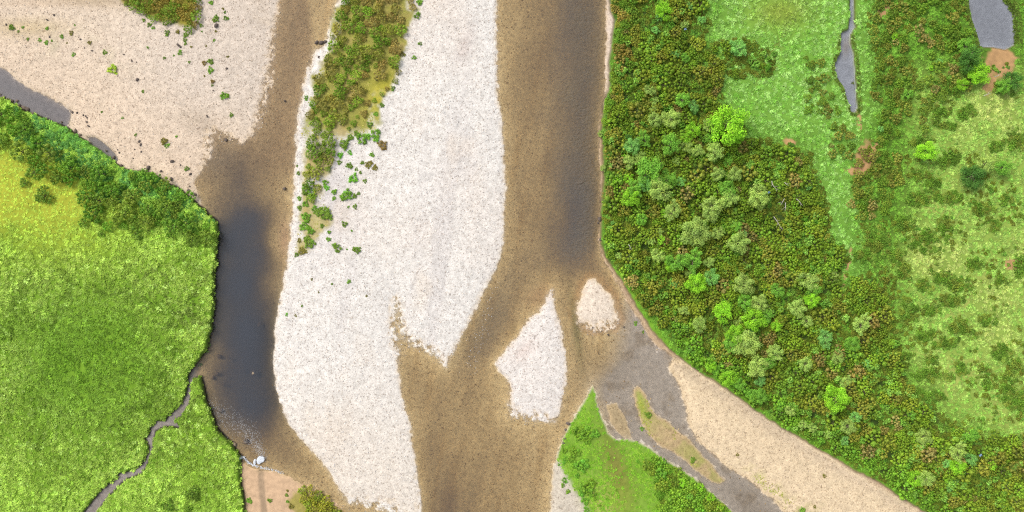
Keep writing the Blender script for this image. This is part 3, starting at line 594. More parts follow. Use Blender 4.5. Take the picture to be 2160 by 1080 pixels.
BUSH = [mk('gorse_crown', bush_mesh(100 + k, n, rk, 52, .62, .066)[0], M_LEAF) for k, (n, rk) in enumerate([(24, .21), (30, .19), (20, .24), (38, .165), (27, .2), (15, .28)])]
BUSH_STEM = mk('gorse_stem', stems_mesh(5), M_WOOD)
SMALL = [mk('low_plant', bush_mesh(200 + k, n, rk, 40, .5, .09, .5)[0], M_LEAF) for k, (n, rk) in enumerate([(20, .24), (26, .21), (16, .27), (30, .2)])]
TREE = {}
for kd, (n, lf, lsz, ht, sp, sds) in {'feather': (19, 3000, .055, 1.35, .55, (31, 32, 33)), 'round': (20, 3800, .055, 1.25, .2, (41, 42, 43)), 'star': (11, 1400, .075, 1.1, .7, (51, 52))}.items():
    TREE[kd] = []
    for sdn in sds:
        cr, wd_ = tree_meshes(sdn, n, lf, lsz, ht, sp)
        TREE[kd].append((mk('tree_crown', cr, M_LEAF), mk('tree_trunk', wd_, M_WOOD)))
TUFT = [mk('grass_tuft', tuft_mesh(300 + k, b, h_, rc, w_, dr), M_GRASS) for k, (b, h_, rc, w_, dr) in enumerate([(30, .38, .62, .06, .55), (24, .32, .7, .08, .6), (32, .5, .5, .05, .4), (18, .3, .75, .12, .7)])]
STONE = [mk('river_stone', stone_mesh(400 + k, 1), M_STONE) for k in range(6)]
BOULDER = [mk('boulder', stone_mesh(450 + k, 2, .7), M_STONE, False) for k in range(4)]

# scattered masses: instances on points, one object of kind stuff for each mass
def source(name, meshes):
    c = bpy.data.collections.new(name)
    for k, me in enumerate(meshes): c.objects.link(bpy.data.objects.new('%s_%02d' % (name, k), me))
    return c
SRC = {'bush': source('src_bush', BUSH), 'tuft': source('src_tuft', TUFT), 'stone': source('src_stone', STONE), 'small': source('src_small', SMALL)}
def scatter_group(coll):
    g = bpy.data.node_groups.new('scatter_' + coll.name, 'GeometryNodeTree')
    g.interface.new_socket('Geometry', in_out='INPUT', socket_type='NodeSocketGeometry'); g.interface.new_socket('Geometry', in_out='OUTPUT', socket_type='NodeSocketGeometry')
    N, L = g.nodes, g.links
    i = N.new('NodeGroupInput'); o = N.new('NodeGroupOutput'); ip = N.new('GeometryNodeInstanceOnPoints'); ci = N.new('GeometryNodeCollectionInfo')
    ci.inputs['Collection'].default_value = coll; ci.inputs['Separate Children'].default_value = True; ci.inputs['Reset Children'].default_value = True
    def na(nm, ty):
        q = N.new('GeometryNodeInputNamedAttribute'); q.data_type = ty; q.inputs['Name'].default_value = nm; return q.outputs['Attribute']
    L.new(i.outputs[0], ip.inputs['Points']); L.new(ci.outputs[0], ip.inputs['Instance']); ip.inputs['Pick Instance'].default_value = True
    L.new(na('idx', 'INT'), ip.inputs['Instance Index']); L.new(na('rotv', 'FLOAT_VECTOR'), ip.inputs['Rotation']); L.new(na('scl', 'FLOAT_VECTOR'), ip.inputs['Scale'])
    L.new(ip.outputs[0], o.inputs[0]); return g
GRP = {k: scatter_group(c) for k, c in SRC.items()}
def scatter(name, label, src, px, py, size, tint, sink=0.0, squash=None, tilt=.12, cat=None, zoff=None):
    """size = radius in metres; px, py are photo pixels on the ground"""
    n = len(px); z = bil(H, px, py); X, Y = W(np.asarray(px), np.asarray(py))
    P = np.stack([X, Y, z - sink * size], 1)
    rot = np.stack([rng.normal(0, tilt, n), rng.normal(0, tilt, n), rng.uniform(0, 6.283, n)], 1).astype(np.float32)
    sc3 = np.stack([size, size, size * (squash if squash is not None else 1)], 1).astype(np.float32)
    me = bpy.data.meshes.new(name); me.vertices.add(n); me.vertices.foreach_set('co', P.astype(np.float32).ravel())
    for an, ty, fld, arr in (('rotv', 'FLOAT_VECTOR', 'vector', rot), ('scl', 'FLOAT_VECTOR', 'vector', sc3), ('tint', 'FLOAT_VECTOR', 'vector', np.asarray(tint, np.float32)), ('idx', 'INT', 'value', rng.integers(0, len(SRC[src].objects), n).astype(np.int32))):
        at = me.attributes.new(an, ty, 'POINT'); at.data.foreach_set(fld, np.ascontiguousarray(arr).ravel())
    o = link(name, me); m = o.modifiers.new('scatter', 'NODES'); m.node_group = GRP[src]
    return tag(o, label, cat, None, 'stuff')

# ------------------------------------------------------------------ where plants grow
VK = 1.75                        # leaves shade one another, so a single leaf is paler than the mass looks
def vt(*c): return np.clip(alb(*c) * VK, 0, .75)
ORD = ['topmost'] + [q + ' from top' for q in ('second', 'third', 'fourth', 'fifth', 'sixth', 'seventh', 'eighth', 'ninth', 'tenth')]
PEND = []                        # (object, base label, photo y): look-alikes get their order at the end
def later(o, base, cat, group, py, px):
    o['category'] = cat; o['group'] = group; PEND.append((o, base, py, px))
def place(px, py, zc):
    """ground spot whose plant, zc metres tall in the middle, shows at photo pixel (px, py)"""
    f = 1 - (float(bil(H, px, py)) + zc) / CAM_H
    qx, qy = 1080 + (px - 1080) * f, 540 + (py - 540) * f
    x, y = W(qx, qy); return x, y, float(bil(H, qx, qy))

def make_bush(px, py, d, tint, base, group, name='gorse_bush', cat='bush'):
    r_ = d * S * .5; x, y, z = place(px, py, r_ * .4)
    e = bpy.data.objects.new(name, None); C.objects.link(e); e.location = (x, y, z); e.rotation_euler = (0, 0, random.uniform(0, 6.28)); e.scale = (r_, r_, r_ * random.uniform(.9, 1.3)); e.empty_display_size = .2
    c = link('crown', random.choice(BUSH), e); c['tint'] = [float(q) for q in tint]
    link('stem', BUSH_STEM, e)
    later(e, base, cat, group, py, px); return e
def make_plant(px, py, d, tint, base, group, name='small_shrub', cat='shrub'):
    r_ = d * S * .5; x, y, z = place(px, py, r_ * .3)
    o = link(name, random.choice(SMALL)); o.location = (x, y, z - .03 * r_); o.rotation_euler = (0, 0, random.uniform(0, 6.28)); o.scale = (r_ * 1.15 * random.uniform(.85, 1.15), r_ * 1.15, r_ * random.uniform(.6, .9))
    o['tint'] = [float(q) for q in tint]; later(o, base, cat, group, py, px); return o
def make_tree(px, py, d, kind, tint, base, group):
    r_ = d * S * .5; crown, trunk = random.choice(TREE[kind]); hz = random.uniform(1.15, 1.45); x, y, z = place(px, py, r_ * hz * 1.1)
    e = bpy.data.objects.new('sapling' if d < 30 else 'tree', None); C.objects.link(e); e.location = (x, y, z); e.rotation_euler = (random.gauss(0, .05), random.gauss(0, .05), random.uniform(0, 6.28)); e.scale = (r_, r_ * random.uniform(.88, 1.12), r_ * hz); e.empty_display_size = .2
    c = link('crown', crown, e); c['tint'] = [float(q) for q in tint]
    link('trunk', trunk, e)
    later(e, base, 'tree', group, py, px); return e
def make_rock(px, py, d, tint, base, group, name='rock', zz=None):
    r_ = d * S * .5; x, y, z = place(px, py, 0) if zz is None else (*W(px, py), zz)
    o = link(name, random.choice(BOULDER)); o.location = (x, y, z + r_ * .22); o.rotation_euler = (random.gauss(0, .2), random.gauss(0, .2), random.uniform(0, 6.28)); o.scale = (r_ * 1.1, r_ * random.uniform(.85, 1.1), r_ * .85)
    o['tint'] = [float(q) for q in tint]; later(o, base, 'rock', group, py, px); return o

# --- gorse: fill the thickets, then the largest 300 become things of their own and the rest one mass
L1 = [(-120, 190), (-40, 212), (20, 228), (66, 252), (72, 292), (100, 305), (140, 335), (200, 352), (240, 372), (262, 402), (300, 417), (360, 432), (400, 462), (440, 482), (452, 500), (445, 522), (400, 505), (375, 492), (310, 476), (285, 466), (240, 492), (215, 476), (190, 464), (167, 430), (152, 396), (100, 378), (62, 362), (46, 335), (38, 296), (0, 262), (-120, 240)]
L2 = [(268, 362), (300, 362), (345, 376), (350, 392), (395, 412), (412, 432), (385, 440), (340, 420), (330, 402), (282, 392)]
S1 = S1G
S2 = [(1848, -90), (2022, -90), (2046, 60), (2052, 110), (2062, 150), (2040, 192), (1985, 180), (1992, 230), (1960, 280), (1880, 282), (1838, 250), (1836, 100)]
S3 = [(1812, 320), (1890, 312), (1900, 380), (1880, 440), (1812, 468), (1792, 420), (1800, 385)]
S4 = [(1702, 120), (1732, 118), (1758, 205), (1778, 232), (1745, 250), (1704, 240)]
S5 = [(1752, 262), (1806, 275), (1806, 330), (1752, 332)]
VF = [(1366, 974), (1400, 970), (1440, 995), (1480, 1024), (1545, 1084), (1570, 1125), (1430, 1160), (1402, 1090), (1386, 1030), (1370, 1000)]
BLOBS = [(1910, 570, 16, 24), (1949, 602, 14, 14), (1990, 587, 18, 14), (2021, 600, 20, 16), (2005, 635, 24, 14), (1919, 658, 22, 32), (1961, 657, 18, 14), (2026, 691, 26, 20), (1955, 706, 24, 16), (1993, 724, 28, 14), (2056, 558, 16, 16), (2115, 589, 12, 9), (2079, 676, 14, 14), (2112, 741, 18, 16), (1910, 750, 14, 10), (1964, 759, 10, 10), (2026, 777, 12, 16), (2075, 777, 10, 10), (1958, 792, 34, 16), (1975, 836, 22, 14), (1928, 836, 26, 20), (1895, 820, 20, 24), (2127, 815, 14, 30), (2150, 845, 24, 24), (2085, 812, 10, 10), (2145, 768, 16, 12), (2155, 560, 14, 30),
  (2000, 415, 34, 16), (1935, 420, 24, 16), (1995, 480, 18, 26), (1955, 500, 16, 22), (1940, 520, 22, 14), (2070, 440, 18, 16), (2100, 475, 14, 14), (1935, 370, 14, 14), (1970, 385, 20, 10), (2010, 330, 24, 18), (2060, 362, 20, 16), (2100, 308, 14, 12), (2140, 300, 14, 16), (2120, 420, 12, 12), (2000, 180, 28, 18), (2105, 185, 14, 14), (1990, 235, 22, 12), (2035, 240, 14, 14), (2000, 265, 20, 10), (1940, 300, 18, 14), (1990, 345, 16, 12), (1825, 430, 20, 28), (1870, 360, 24, 26), (1810, 385, 14, 12), (1865, 290, 16, 16), (1890, 540, 14, 14), (1850, 510, 24, 20), (1820, 540, 20, 14), (1900, 470, 16, 14)]
def inpoly(poly, x, y):
    ins = False; n = len(poly)
    for k in range(n):
        (ax, ay), (bx, by) = poly[k], poly[(k + 1) % n]
        if (ay > y) != (by > y) and x < (bx - ax) * (y - ay) / (by - ay) + ax: ins = not ins
    return ins
GORSE = []      # px, py, d, zone
_cells = {}
def try_add(x, y, d, zone, tight=.40):
    ci, cj = int(x // 60), int(y // 60)
    for a in (-1, 0, 1):
        for b in (-1, 0, 1):
            for (qx, qy, qd) in _cells.get((ci + a, cj + b), ()):
                if (qx - x) ** 2 + (qy - y) ** 2 < (tight * (qd + d)) ** 2: return False
    _cells.setdefault((ci, cj), []).append((x, y, d)); GORSE.append((x, y, d, zone)); return True
HOLES = [(1324, 145, 9, 26, 25), (1640, 440, 28, 36, 0), (1690, 400, 26, 14, 0), (1600, 612, 12, 18, 0), (1670, 610, 14, 22, -20), (1745, 622, 20, 10, 0), (1425, 130, 16, 8, 20), (1362, 20, 6, 26, 0), (1368, 60, 6, 14, 0), (1430, 160, 14, 10, 0), (1460, 170, 16, 8, 20), (1900, 880, 10, 30, 25), (2060, 940, 20, 18, 0), (2070, 1010, 26, 20, 0), (1850, 820, 12, 22, 0), (1800, 660, 12, 14, 0), (1480, 190, 14, 10, 0), (1655, 500, 10, 14, 0), (1790, 790, 16, 10, 0), (1610, 560, 12, 8, 0)]
def in_holes(x, y):
    for (hx, hy, rx, ry, a) in HOLES:
        dx, dy = x - hx, y - hy; c_, s_ = math.cos(R(a)), math.sin(R(a)); dx, dy = dx * c_ - dy * s_, dx * s_ + dy * c_
        if (dx / rx) ** 2 + (dy / ry) ** 2 < 1: return True
    return False
def fill(poly, zone, tries, d0, d1, tight=.40, keep=1.0, edge=None, clump=None):
    xs_ = [p[0] for p in poly]; ys_ = [p[1] for p in poly]; x0, x1, y0, y1 = min(xs_), max(xs_), min(ys_), max(ys_)
    for k in range(tries):
        f = (k / tries) ** .6; x = random.uniform(x0, x1); y = random.uniform(y0, y1)
        d = d1 + (d0 - d1) * f + random.uniform(-2, 2)
        if not inpoly(poly, x, y): continue
        if edge and float(bil(sd[edge], x, y)) < d * .42: continue
        if in_holes(x, y): continue
        if clump and float(fbm(np.array([x]), np.array([y]), clump[0], 91, 2)[0]) < clump[1]: continue
        if x < -130 or x > 2290 or y < -130 or y > 1210: continue
        try_add(x, y, d, zone, tight)
for x, y, d in [(50, 385, 21), (91, 412, 37), (175, 470, 20), (213, 493, 16), (288, 491, 28), (3, 298, 34), (405, 1042, 30), (352, 1066, 26), (396, 1072, 18)]: try_add(x, y, d, 'lone', .1)
fill(L1, 'band', 1500, 16, 46, .36); fill(L2, 'band', 300, 14, 30, .36)
fill(VEG_TOP, 'top', 350, 9, 26, .36)
VEG_C1 = [p for p in VEG_C if p[1] <= 300] ; VC1 = [(728, -60), (722, 5), (707, 25), (700, 52), (697, 72), (692, 100), (682, 116), (670, 140), (666, 170), (663, 196), (655, 206), (650, 232), (646, 256), (642, 282), (642, 320), (642, 372), (664, 384), (686, 372), (700, 345), (700, 300), (706, 262), (735, 250), (752, 215), (762, 190), (770, 150), (800, 175), (812, 140), (840, 130), (846, 92), (852, 40), (858, -60)]
fill(VC1, 'strip', 1400, 11, 30, .38)
fill([(770, 215), (800, 205), (836, 165), (842, 140), (800, 200), (760, 260), (740, 275), (720, 270)], 'strip', 250, 8, 16, .5)
fill([(862, -30), (876, -30), (874, 15), (862, 20)], 'strip', 40, 10, 16, .4)
fill([(640, 380), (668, 392), (660, 420), (640, 425)], 'strip', 60, 12, 22, .4)
fill([(1277, -60), (1345, -60), (1345, 150), (1300, 230), (1270, 230)], 'rusty', 700, 12, 26, .38, edge='I')
fill(S1, 'thicket', 15000, 12, 38, .31, edge='I', clump=(64, -.40))
fill(S2, 'ponds', 1100, 11, 26, .40, clump=(46, -.28)); fill(S3, 'ponds', 260, 12, 26, .42); fill(S4, 'ponds', 160, 10, 22, .45, clump=(30, -.3)); fill(S5, 'ponds', 120, 10, 22, .5)
fill(VF, 'wedge', 1200, 12, 30, .31, edge='F')
fill([(632, 1034), (660, 1040), (690, 1062), (712, 1086), (740, 1150), (650, 1150), (640, 1080)], 'beach', 900, 9, 24, .32)
for (bx_, by_, rx_, ry_) in BLOBS:
    for k in range(40):
        a = random.uniform(0, 6.28); q = math.sqrt(random.random()); d = random.uniform(11, 22) * (1 - .3 * q)
        try_add(bx_ + math.cos(a) * q * (rx_ - d * .25), by_ + math.sin(a) * q * (ry_ - d * .25), d, 'east', .27)
PAL = {'lone': [(104, 128, 42)], 'band': [(104, 136, 42), (114, 136, 46), (98, 132, 38), (118, 132, 48)], 'top': [(128, 130, 44), (146, 126, 56), (116, 134, 44)], 'strip': [(118, 136, 42), (108, 134, 38), (128, 130, 48), (134, 124, 54)], 'rusty': [(140, 122, 56), (112, 132, 42), (102, 130, 38), (128, 126, 44)],
       'thicket': [(120, 130, 38), (112, 132, 36), (124, 130, 42), (104, 124, 32), (120, 142, 40), (128, 126, 46), (112, 138, 40)], 'ponds': [(108, 124, 40), (116, 120, 44), (100, 122, 36), (124, 122, 50)], 'wedge': [(104, 140, 40), (118, 146, 44), (116, 130, 42)], 'beach': [(142, 138, 44), (128, 138, 44)], 'east': [(100, 128, 40), (92, 122, 36), (114, 126, 44)]}
def gorse_tint(zone, x, y):
    c = np.array(random.choice(PAL[zone]), float)
    if zone == 'strip' and x > 760 and random.random() < .45: c = np.array((144, 124, 66.))
    if zone == 'thicket' and random.random() < .04: c = np.array((136, 120, 60.))
    if zone == 'thicket' and x > 1400 and float(bil(sd['I'], x, y)) < 45: c = np.array((108, 142, 40.))
    if zone in ('ponds', 'thicket') and random.random() < .04: c = np.array((140, 126, 68.))
    return vt(*np.clip(c * random.uniform(.90, 1.10), 0, 255)) * np.array([1.40, 1.48, 1.45])
ZL = {'lone': ('dark green gorse bush standing alone in the short turf', 'gorse bushes standing alone on the turf'), 'band': ('green gorse bush in the thick band along the meadow edge', 'gorse bushes in the band along the meadow edge'),
      'top': ('gorse bush in the clump cut by the top of the picture', 'gorse bushes in the top clump'), 'strip': ('gorse bush in the overgrown strip on the pale main bar', 'gorse bushes on the main bar'),
      'rusty': ('gorse bush by the narrow stony margin at the top of the scrub', 'gorse bushes by the stony margin'), 'thicket': ('gorse bush in the great thicket on the far river bank', 'gorse bushes of the great thicket'),
      'ponds': ('dark gorse bush in the scrub between the two ponds', 'gorse bushes between the ponds'), 'wedge': ('gorse bush at the tip of the thicket on the green wedge', 'gorse bushes on the green wedge'),
      'beach': ('yellowish gorse bush beside the small sandy beach', 'gorse bushes beside the beach'), 'east': ('dark gorse bush in a patch within the pale rough grass', 'gorse bushes in the rough grass')}
ZT = [((1278, 320), 'at the river edge of the thicket'), ((1420, 60), 'near the stony margin at the top'), ((1400, 240), 'in dense gorse west of the big lime tree'), ((1520, 300), 'beside the big lime tree'), ((1370, 370), 'in gorse facing the deep side channel'), ((1420, 470), 'in mid thicket west of the dead branches'), ((1555, 460), 'beside the clearing of dead branches'), ((1440, 580), 'in gorse opposite the drop-shaped islet'), ((1560, 680), 'in gorse above the tip of the tan bar'), ((1690, 640), 'near the grassy path through the thicket'), ((1560, 810), 'on the thicket edge above the tan bar'), ((1740, 880), 'around the round bright lone tree'), ((1800, 730), 'at the east fringe of the thicket'), ((2020, 970), 'in the low corner scrub east of the tan bar'), ((1950, 1010), 'above the tail of the tan bar'), ((2070, 130), 'beside the bare earth by the round pond'), ((2080, 350), 'in the rough grass below the round pond'), ((1910, 150), 'in the brown scrub between the ponds'), ((1560, 100), 'in the grass lane at the top'), ((1460, 1030), 'in the thicket on the green wedge')]
def near_word(lst, x, y): return min(lst, key=lambda z: (z[0][0] - x) ** 2 + (z[0][1] - y) ** 2)[1]
ZSTRIP = [((760, 30), 'high in the overgrown bar strip'), ((710, 150), 'midway down the overgrown bar strip'), ((800, 120), 'on the brown side of the bar strip'), ((680, 250), 'low in the overgrown bar strip'), ((655, 360), 'in the tail of the bar strip')]
ZBAND = [((20, 250), 'at the backwater end of the meadow band'), ((110, 340), 'in the meadow band beside the backwater tip'), ((220, 420), 'in the middle of the meadow band'), ((310, 440), 'in the meadow band above the pale turf'), ((420, 480), 'at the river end of the meadow band'), ((320, 380), 'on the gravel side of the meadow band')]
in_view = [g for g in GORSE if -10 < g[0] < 2170 and -10 < g[1] < 1090]
in_view.sort(key=lambda g: -(1e3 if g[3] == 'lone' else g[2]))
solo = set(in_view[:300]); rest = [g for g in GORSE if g not in solo]
for (x, y, d, zn) in in_view[:300]:
    t = gorse_tint(zn, x, y); look = 'large ' if d > 33 else ''
    tone = 'brownish ' if t[0] > t[1] * 1.0 and not ZL[zn][0].startswith(('dark', 'green', 'yellow')) else ''
    bl = 'gorse bush ' + near_word(ZT, x, y) if zn in ('thicket', 'rusty') else 'gorse bush ' + near_word(ZBAND, x, y) if zn == 'band' else ('gorse bush ' + near_word(ZSTRIP, x, y)) if zn == 'strip' else ZL[zn][0]
    lum = float(t @ np.array([.3, .6, .1])); tone = tone or ('dark green ' if lum < .34 else 'bright olive ' if lum > .42 else 'olive green ') if zn in ('thicket', 'rusty', 'band') else tone
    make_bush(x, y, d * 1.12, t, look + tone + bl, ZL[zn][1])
gx, gy, gd = np.array([g[0] for g in rest]), np.array([g[1] for g in rest]), np.array([g[2] for g in rest])
gx2, gy2 = 1080 + (gx - 1080) * (1 - 1.5 / CAM_H), 540 + (gy - 540) * (1 - 1.5 / CAM_H)
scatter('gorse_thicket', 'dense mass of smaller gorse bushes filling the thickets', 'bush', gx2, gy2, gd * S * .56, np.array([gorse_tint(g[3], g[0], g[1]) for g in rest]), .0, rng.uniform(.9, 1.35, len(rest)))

# --- smaller undergrowth between the bushes
def mix3(a, b, t): return a[None] * (1 - t[:, None]) + b[None] * t[:, None]
def thicket_points(n, x0, x1, y0, y1, ok):
    x = rng.uniform(x0, x1, n); y = rng.uniform(y0, y1, n); m = ok(x, y); return x[m], y[m]
F_S2 = sdf(S2, PX, PY)
ux, uy = thicket_points(26000, 1262, 2250, -100, 1190, lambda x, y: (bil(F_S1, x, y) > -8) & (bil(sd['I'], x, y) > 5) & (fbm(x, y, 30, 95, 2) > -.55))
pal = np.array([vt(*c) * 1.15 for c in [(116, 128, 38), (104, 130, 38), (118, 126, 42), (100, 122, 34), (104, 148, 50), (116, 126, 44), (132, 166, 62), (118, 134, 40), (110, 126, 36)]])
scatter('undergrowth', 'low dense heath and herbs growing between the gorse bushes', 'small', ux, uy, rng.uniform(.30, .62, len(ux)), pal[rng.integers(0, len(pal), len(ux))] * rng.uniform(.7, 1.05, (len(ux), 1)), .05, rng.uniform(.6, .9, len(ux)))
ux, uy = thicket_points(2600, 1268, 2170, -40, 1120, lambda x, y: (bil(F_S1, x, y) > 4) & (bil(sd['I'], x, y) > 8) & (fbm(x, y, 70, 102, 2) > -.05))
scatter('leafy_saplings', 'fresh green knee-high leafy growth dotted through the gorse', 'small', ux, uy, rng.uniform(.38, .72, len(ux)), mix3(vt(112, 160, 50), vt(164, 200, 92), rng.uniform(0, 1, len(ux))) * 1.1, .0, rng.uniform(2.0, 2.7, len(ux)))
BM = np.zeros_like(PX)
for (bx_, by_, rx_, ry_) in BLOBS: BM = np.maximum(BM, blob(bx_, by_, rx_ * 1.2, ry_ * 1.2))
ux, uy = thicket_points(24000, 1790, 2240, 130, 900, lambda x, y: (rng.uniform(0, 1, len(x)) < np.clip(1.0 * (.85 * bil(BM, x, y) + .75 * fbm(x, y, 40, 97, 4) - .34), 0, 1)) & (bil(sd['I'], x, y) > 5))
pe = np.array([vt(*c) * 1.3 for c in [(98, 130, 42), (110, 140, 48), (92, 120, 38), (120, 132, 50), (128, 150, 58)]])
scatter('undergrowth', 'low heath thickening the dark patches in the rough grass', 'small', ux, uy, rng.uniform(.25, .5, len(ux)), pe[rng.integers(0, 5, len(ux))] * rng.uniform(.8, 1.25, (len(ux), 1)), .05, rng.uniform(.7, 1.1, len(ux)))
ux, uy = thicket_points(6500, 1690, 2250, -100, 1100, lambda x, y: (bil(sd['I'], x, y) > 5) & (bil(sd['pa'], x, y) < -14) & (bil(sd['pb'], x, y) < -14) & (fbm(x, y, 50, 96, 3) > .12) & (bil(lush, x, y) < .6))
scatter('undergrowth', 'loose low heath scattered through the rough grass east of the ponds', 'small', ux, uy, rng.uniform(.22, .5, len(ux)), pal[rng.integers(0, len(pal), len(ux))] * rng.uniform(.85, 1.15, (len(ux), 1)), .05, rng.uniform(.6, 1.0, len(ux)))

# --- grass: tussocks of the meadow, lanes and rough pasture
mx_, my_ = thicket_points(30000, -120, 520, 200, 1200, lambda x, y: bil(steep, x, y) > -.6)
ny = np.clip(bil(yel, mx_, my_) * 1.1, 0, 1); n1 = fbm(mx_, my_, 70, 81, 3) * .5 + .5; n2 = rng.uniform(0, 1, len(mx_))
tint = mix3(vt(116, 146, 44), vt(164, 186, 88), np.clip(.8 * n1 + .5 * n2 - .25, 0, 1)); darkc = vt(92, 130, 28)
n4 = sstep(.52, .75, fbm(mx_, my_, 46, 86, 3) * .5 + .5)[:, None]; tint = tint * (1 - .65 * n4) + vt(86, 114, 28) * .65 * n4
trk = (np.abs(fbm(mx_ + .3 * my_, my_ - .4 * mx_, 150, 87, 2)) < .035) & (my_ > 560); tint[trk] = tint[trk] * .6
hl = rng.uniform(0, 1, len(mx_)) < .07; tint[hl] = vt(168, 194, 100)
dk = np.clip(np.exp(-((mx_ - 190) / 150) ** 2 - ((my_ - 760) / 150) ** 2) * 1.1, 0, .8)[:, None]; tint = tint * (1 - dk) + darkc * dk
tint = tint * (1 - ny[:, None] * .85) + vt(182, 186, 66) * ny[:, None] * .85
lt = np.clip(sstep(600, 480, my_) * .5 + sstep(900, 1060, my_) * .4, 0, 1)[:, None]; tint = tint * (1 - lt) + vt(150, 184, 66) * lt
em = np.clip(np.exp(-((mx_ - 170 - (my_ - 290) * 1.3) / 60) ** 2 - ((my_ - 290) / 45) ** 2) + np.exp(-((mx_ - 330 - (my_ - 395)) / 70) ** 2 - ((my_ - 395) / 30) ** 2), 0, 1)[:, None]; tint = tint * (1 - em) + vt(104, 160, 62) * em
big = rng.uniform(0, 1, len(mx_)) < .10; tint[big] = tint[big] * 1.18
scatter('meadow_grass', 'tussocky bright green grass covering the meadow', 'tuft', mx_, my_, (rng.uniform(.34, .62, len(mx_)) * (1 - .45 * ny)) * np.where(big, 1.25, 1), tint * 1.3 * rng.uniform(.72, 1.25, (len(mx_), 1)), 0, 1.0 - .5 * ny)
gx, gy = thicket_points(42000, 1262, 2270, -120, 1190, lambda x, y: (bil(sd['I'], x, y) > 2) & (bil(sd['pa'], x, y) < -3) & (bil(sd['pb'], x, y) < -4) & ((bil(F_S1, x, y) < 12) | (rng.uniform(0, 1, len(x)) < .25) | (fbm(x, y, 64, 91, 2) < -.36) | (bil(sd['I'], x, y) < 16)))
bare = np.zeros(len(gx))
for bx_, by_, rx_, ry_ in [(2100, 135, 34, 40), (2078, 182, 14, 22), (1822, 330, 20, 34), (1800, 362, 20, 9), (1660, 303, 10, 9), (2128, 556, 18, 11)]: bare = np.maximum(bare, np.exp(-((gx - bx_) / rx_) ** 2 - ((gy - by_) / ry_) ** 2))
k = bare < .38; gx, gy = gx[k], gy[k]
l1, l2 = bil(lush, gx, gy), bil(lush2, gx, gy); n1 = fbm(gx, gy, 60, 83, 3) * .5 + .5; n2 = rng.uniform(0, 1, len(gx)); n3 = sstep(.45, .75, fbm(gx, gy, 110, 84, 2) * .5 + .5)
tint = mix3(vt(98, 146, 40), vt(126, 172, 60), n1); a = mix3(vt(120, 172, 62), vt(172, 206, 120), np.clip(n2 * .9 + .5 * n1 - .35, 0, 1)); b = mix3(vt(136, 180, 74), vt(188, 196, 110), np.clip(.6 * n3 + .6 * n2 - .1, 0, 1))
tint = tint * (1 - l1[:, None]) + a * l1[:, None]; tint = tint * (1 - l2[:, None] * .9) + b * l2[:, None] * .9
ol = np.exp(-((gx - 1640) / 60) ** 2 - ((gy - 30) / 35) ** 2)[:, None] * .8; tint = tint * (1 - ol) + vt(150, 162, 66) * ol
scatter('rough_grass', 'pale green rough grass of the lanes and clearings in the scrub', 'tuft', gx, gy, rng.uniform(.3, .6, len(gx)), tint * 1.08 * rng.uniform(.72, 1.25, (len(gx), 1)), 0, rng.uniform(.6, 1.0, len(gx)))
wx_, wy_ = thicket_points(9000, 1165, 1640, 800, 1200, lambda x, y: (bil(sd['F'], x, y) > 1) & (bil(fg.astype(np.float32), x, y) > .45) & (rng.uniform(0, 1, len(x)) > np.exp(-((x - 1305 - (y - 985) * .3) / 24) ** 2) * .8))
scatter('wedge_grass', 'short bright grass on the green wedge of land', 'tuft', wx_, wy_, rng.uniform(.2, .42, len(wx_)), mix3(vt(112, 168, 36), vt(146, 182, 58), rng.uniform(0, 1, len(wx_))), 0, rng.uniform(.5, .9, len(wx_)))
wx_, wy_ = thicket_points(9000, 1320, 1760, 800, 1120, lambda x, y: ((bil(sd['G'], x, y) > 0) & (fbm(x, y, 34, 88, 2) > .05)) | ((bil(sd['H'], x, y) > 6) & (np.exp(-((x - 1625 - (y - 1030)) / 26) ** 2 - ((y - 1030) / 60) ** 2) * (.6 + .5 * fbm(x, y, 16, 89, 2)) > .45)))
scatter('sparse_grass', 'thin yellowish grass on the islet and the tan gravel', 'tuft', wx_, wy_, rng.uniform(.10, .22, len(wx_)), mix3(vt(150, 166, 56), vt(178, 170, 86), rng.uniform(0, 1, len(wx_))), 0, rng.uniform(.4, .8, len(wx_)))
wx_, wy_ = thicket_points(9000, 600, 890, -100, 560, lambda x, y: (bil(sd['vc'], x, y) > 0) & (fbm(x, y, 34, 61, 3) < .25) & (rng.uniform(0, 1, len(x)) < np.where(y > 290, .35, .8)))
scatter('moss_and_heath', 'yellow-green moss and low heath between the bushes of the main bar', 'tuft', wx_, wy_, rng.uniform(.12, .26, len(wx_)), mix3(vt(150, 156, 58), vt(190, 178, 96), rng.uniform(0, 1, len(wx_))), 0, rng.uniform(.25, .5, len(wx_)))

hx, hy = thicket_points(5000, 40, 460, 225, 470, lambda x, y: (bil(steep, x, y) > 2) & (bil(steep, x, y) < 70) & (fbm(x, y, 18, 99, 2) > -.1) & (y > 180 + .5 * x))
scatter('bank_herbs', 'lush pale and bright green herbs along the top of the meadow bank', 'small', hx, hy, rng.uniform(.2, .45, len(hx)), mix3(vt(86, 142, 50), vt(138, 190, 96), rng.uniform(0, 1, len(hx))), .05, rng.uniform(.6, 1.0, len(hx)))

ex_, ey_ = thicket_points(60000, 1745, 2150, -60, 250, lambda x, y: ((bil(sd['pa'], x, y) > -8) & (bil(sd['pa'], x, y) < -3.5) & (rng.uniform(0, 1, len(x)) < .5) & (y > 80)) | ((bil(sd['pb'], x, y) > -10) & (bil(sd['pb'], x, y) < 1) & ~((y > 96) & (x > 2062))))
scatter('sedge', 'dark sedges and rushes fringing the two ponds', 'tuft', ex_, ey_, rng.uniform(.22, .42, len(ex_)), mix3(vt(74, 92, 30), vt(122, 150, 56), rng.uniform(0, 1, len(ex_)) ** 1.3), 0, rng.uniform(.9, 1.4, len(ex_)))

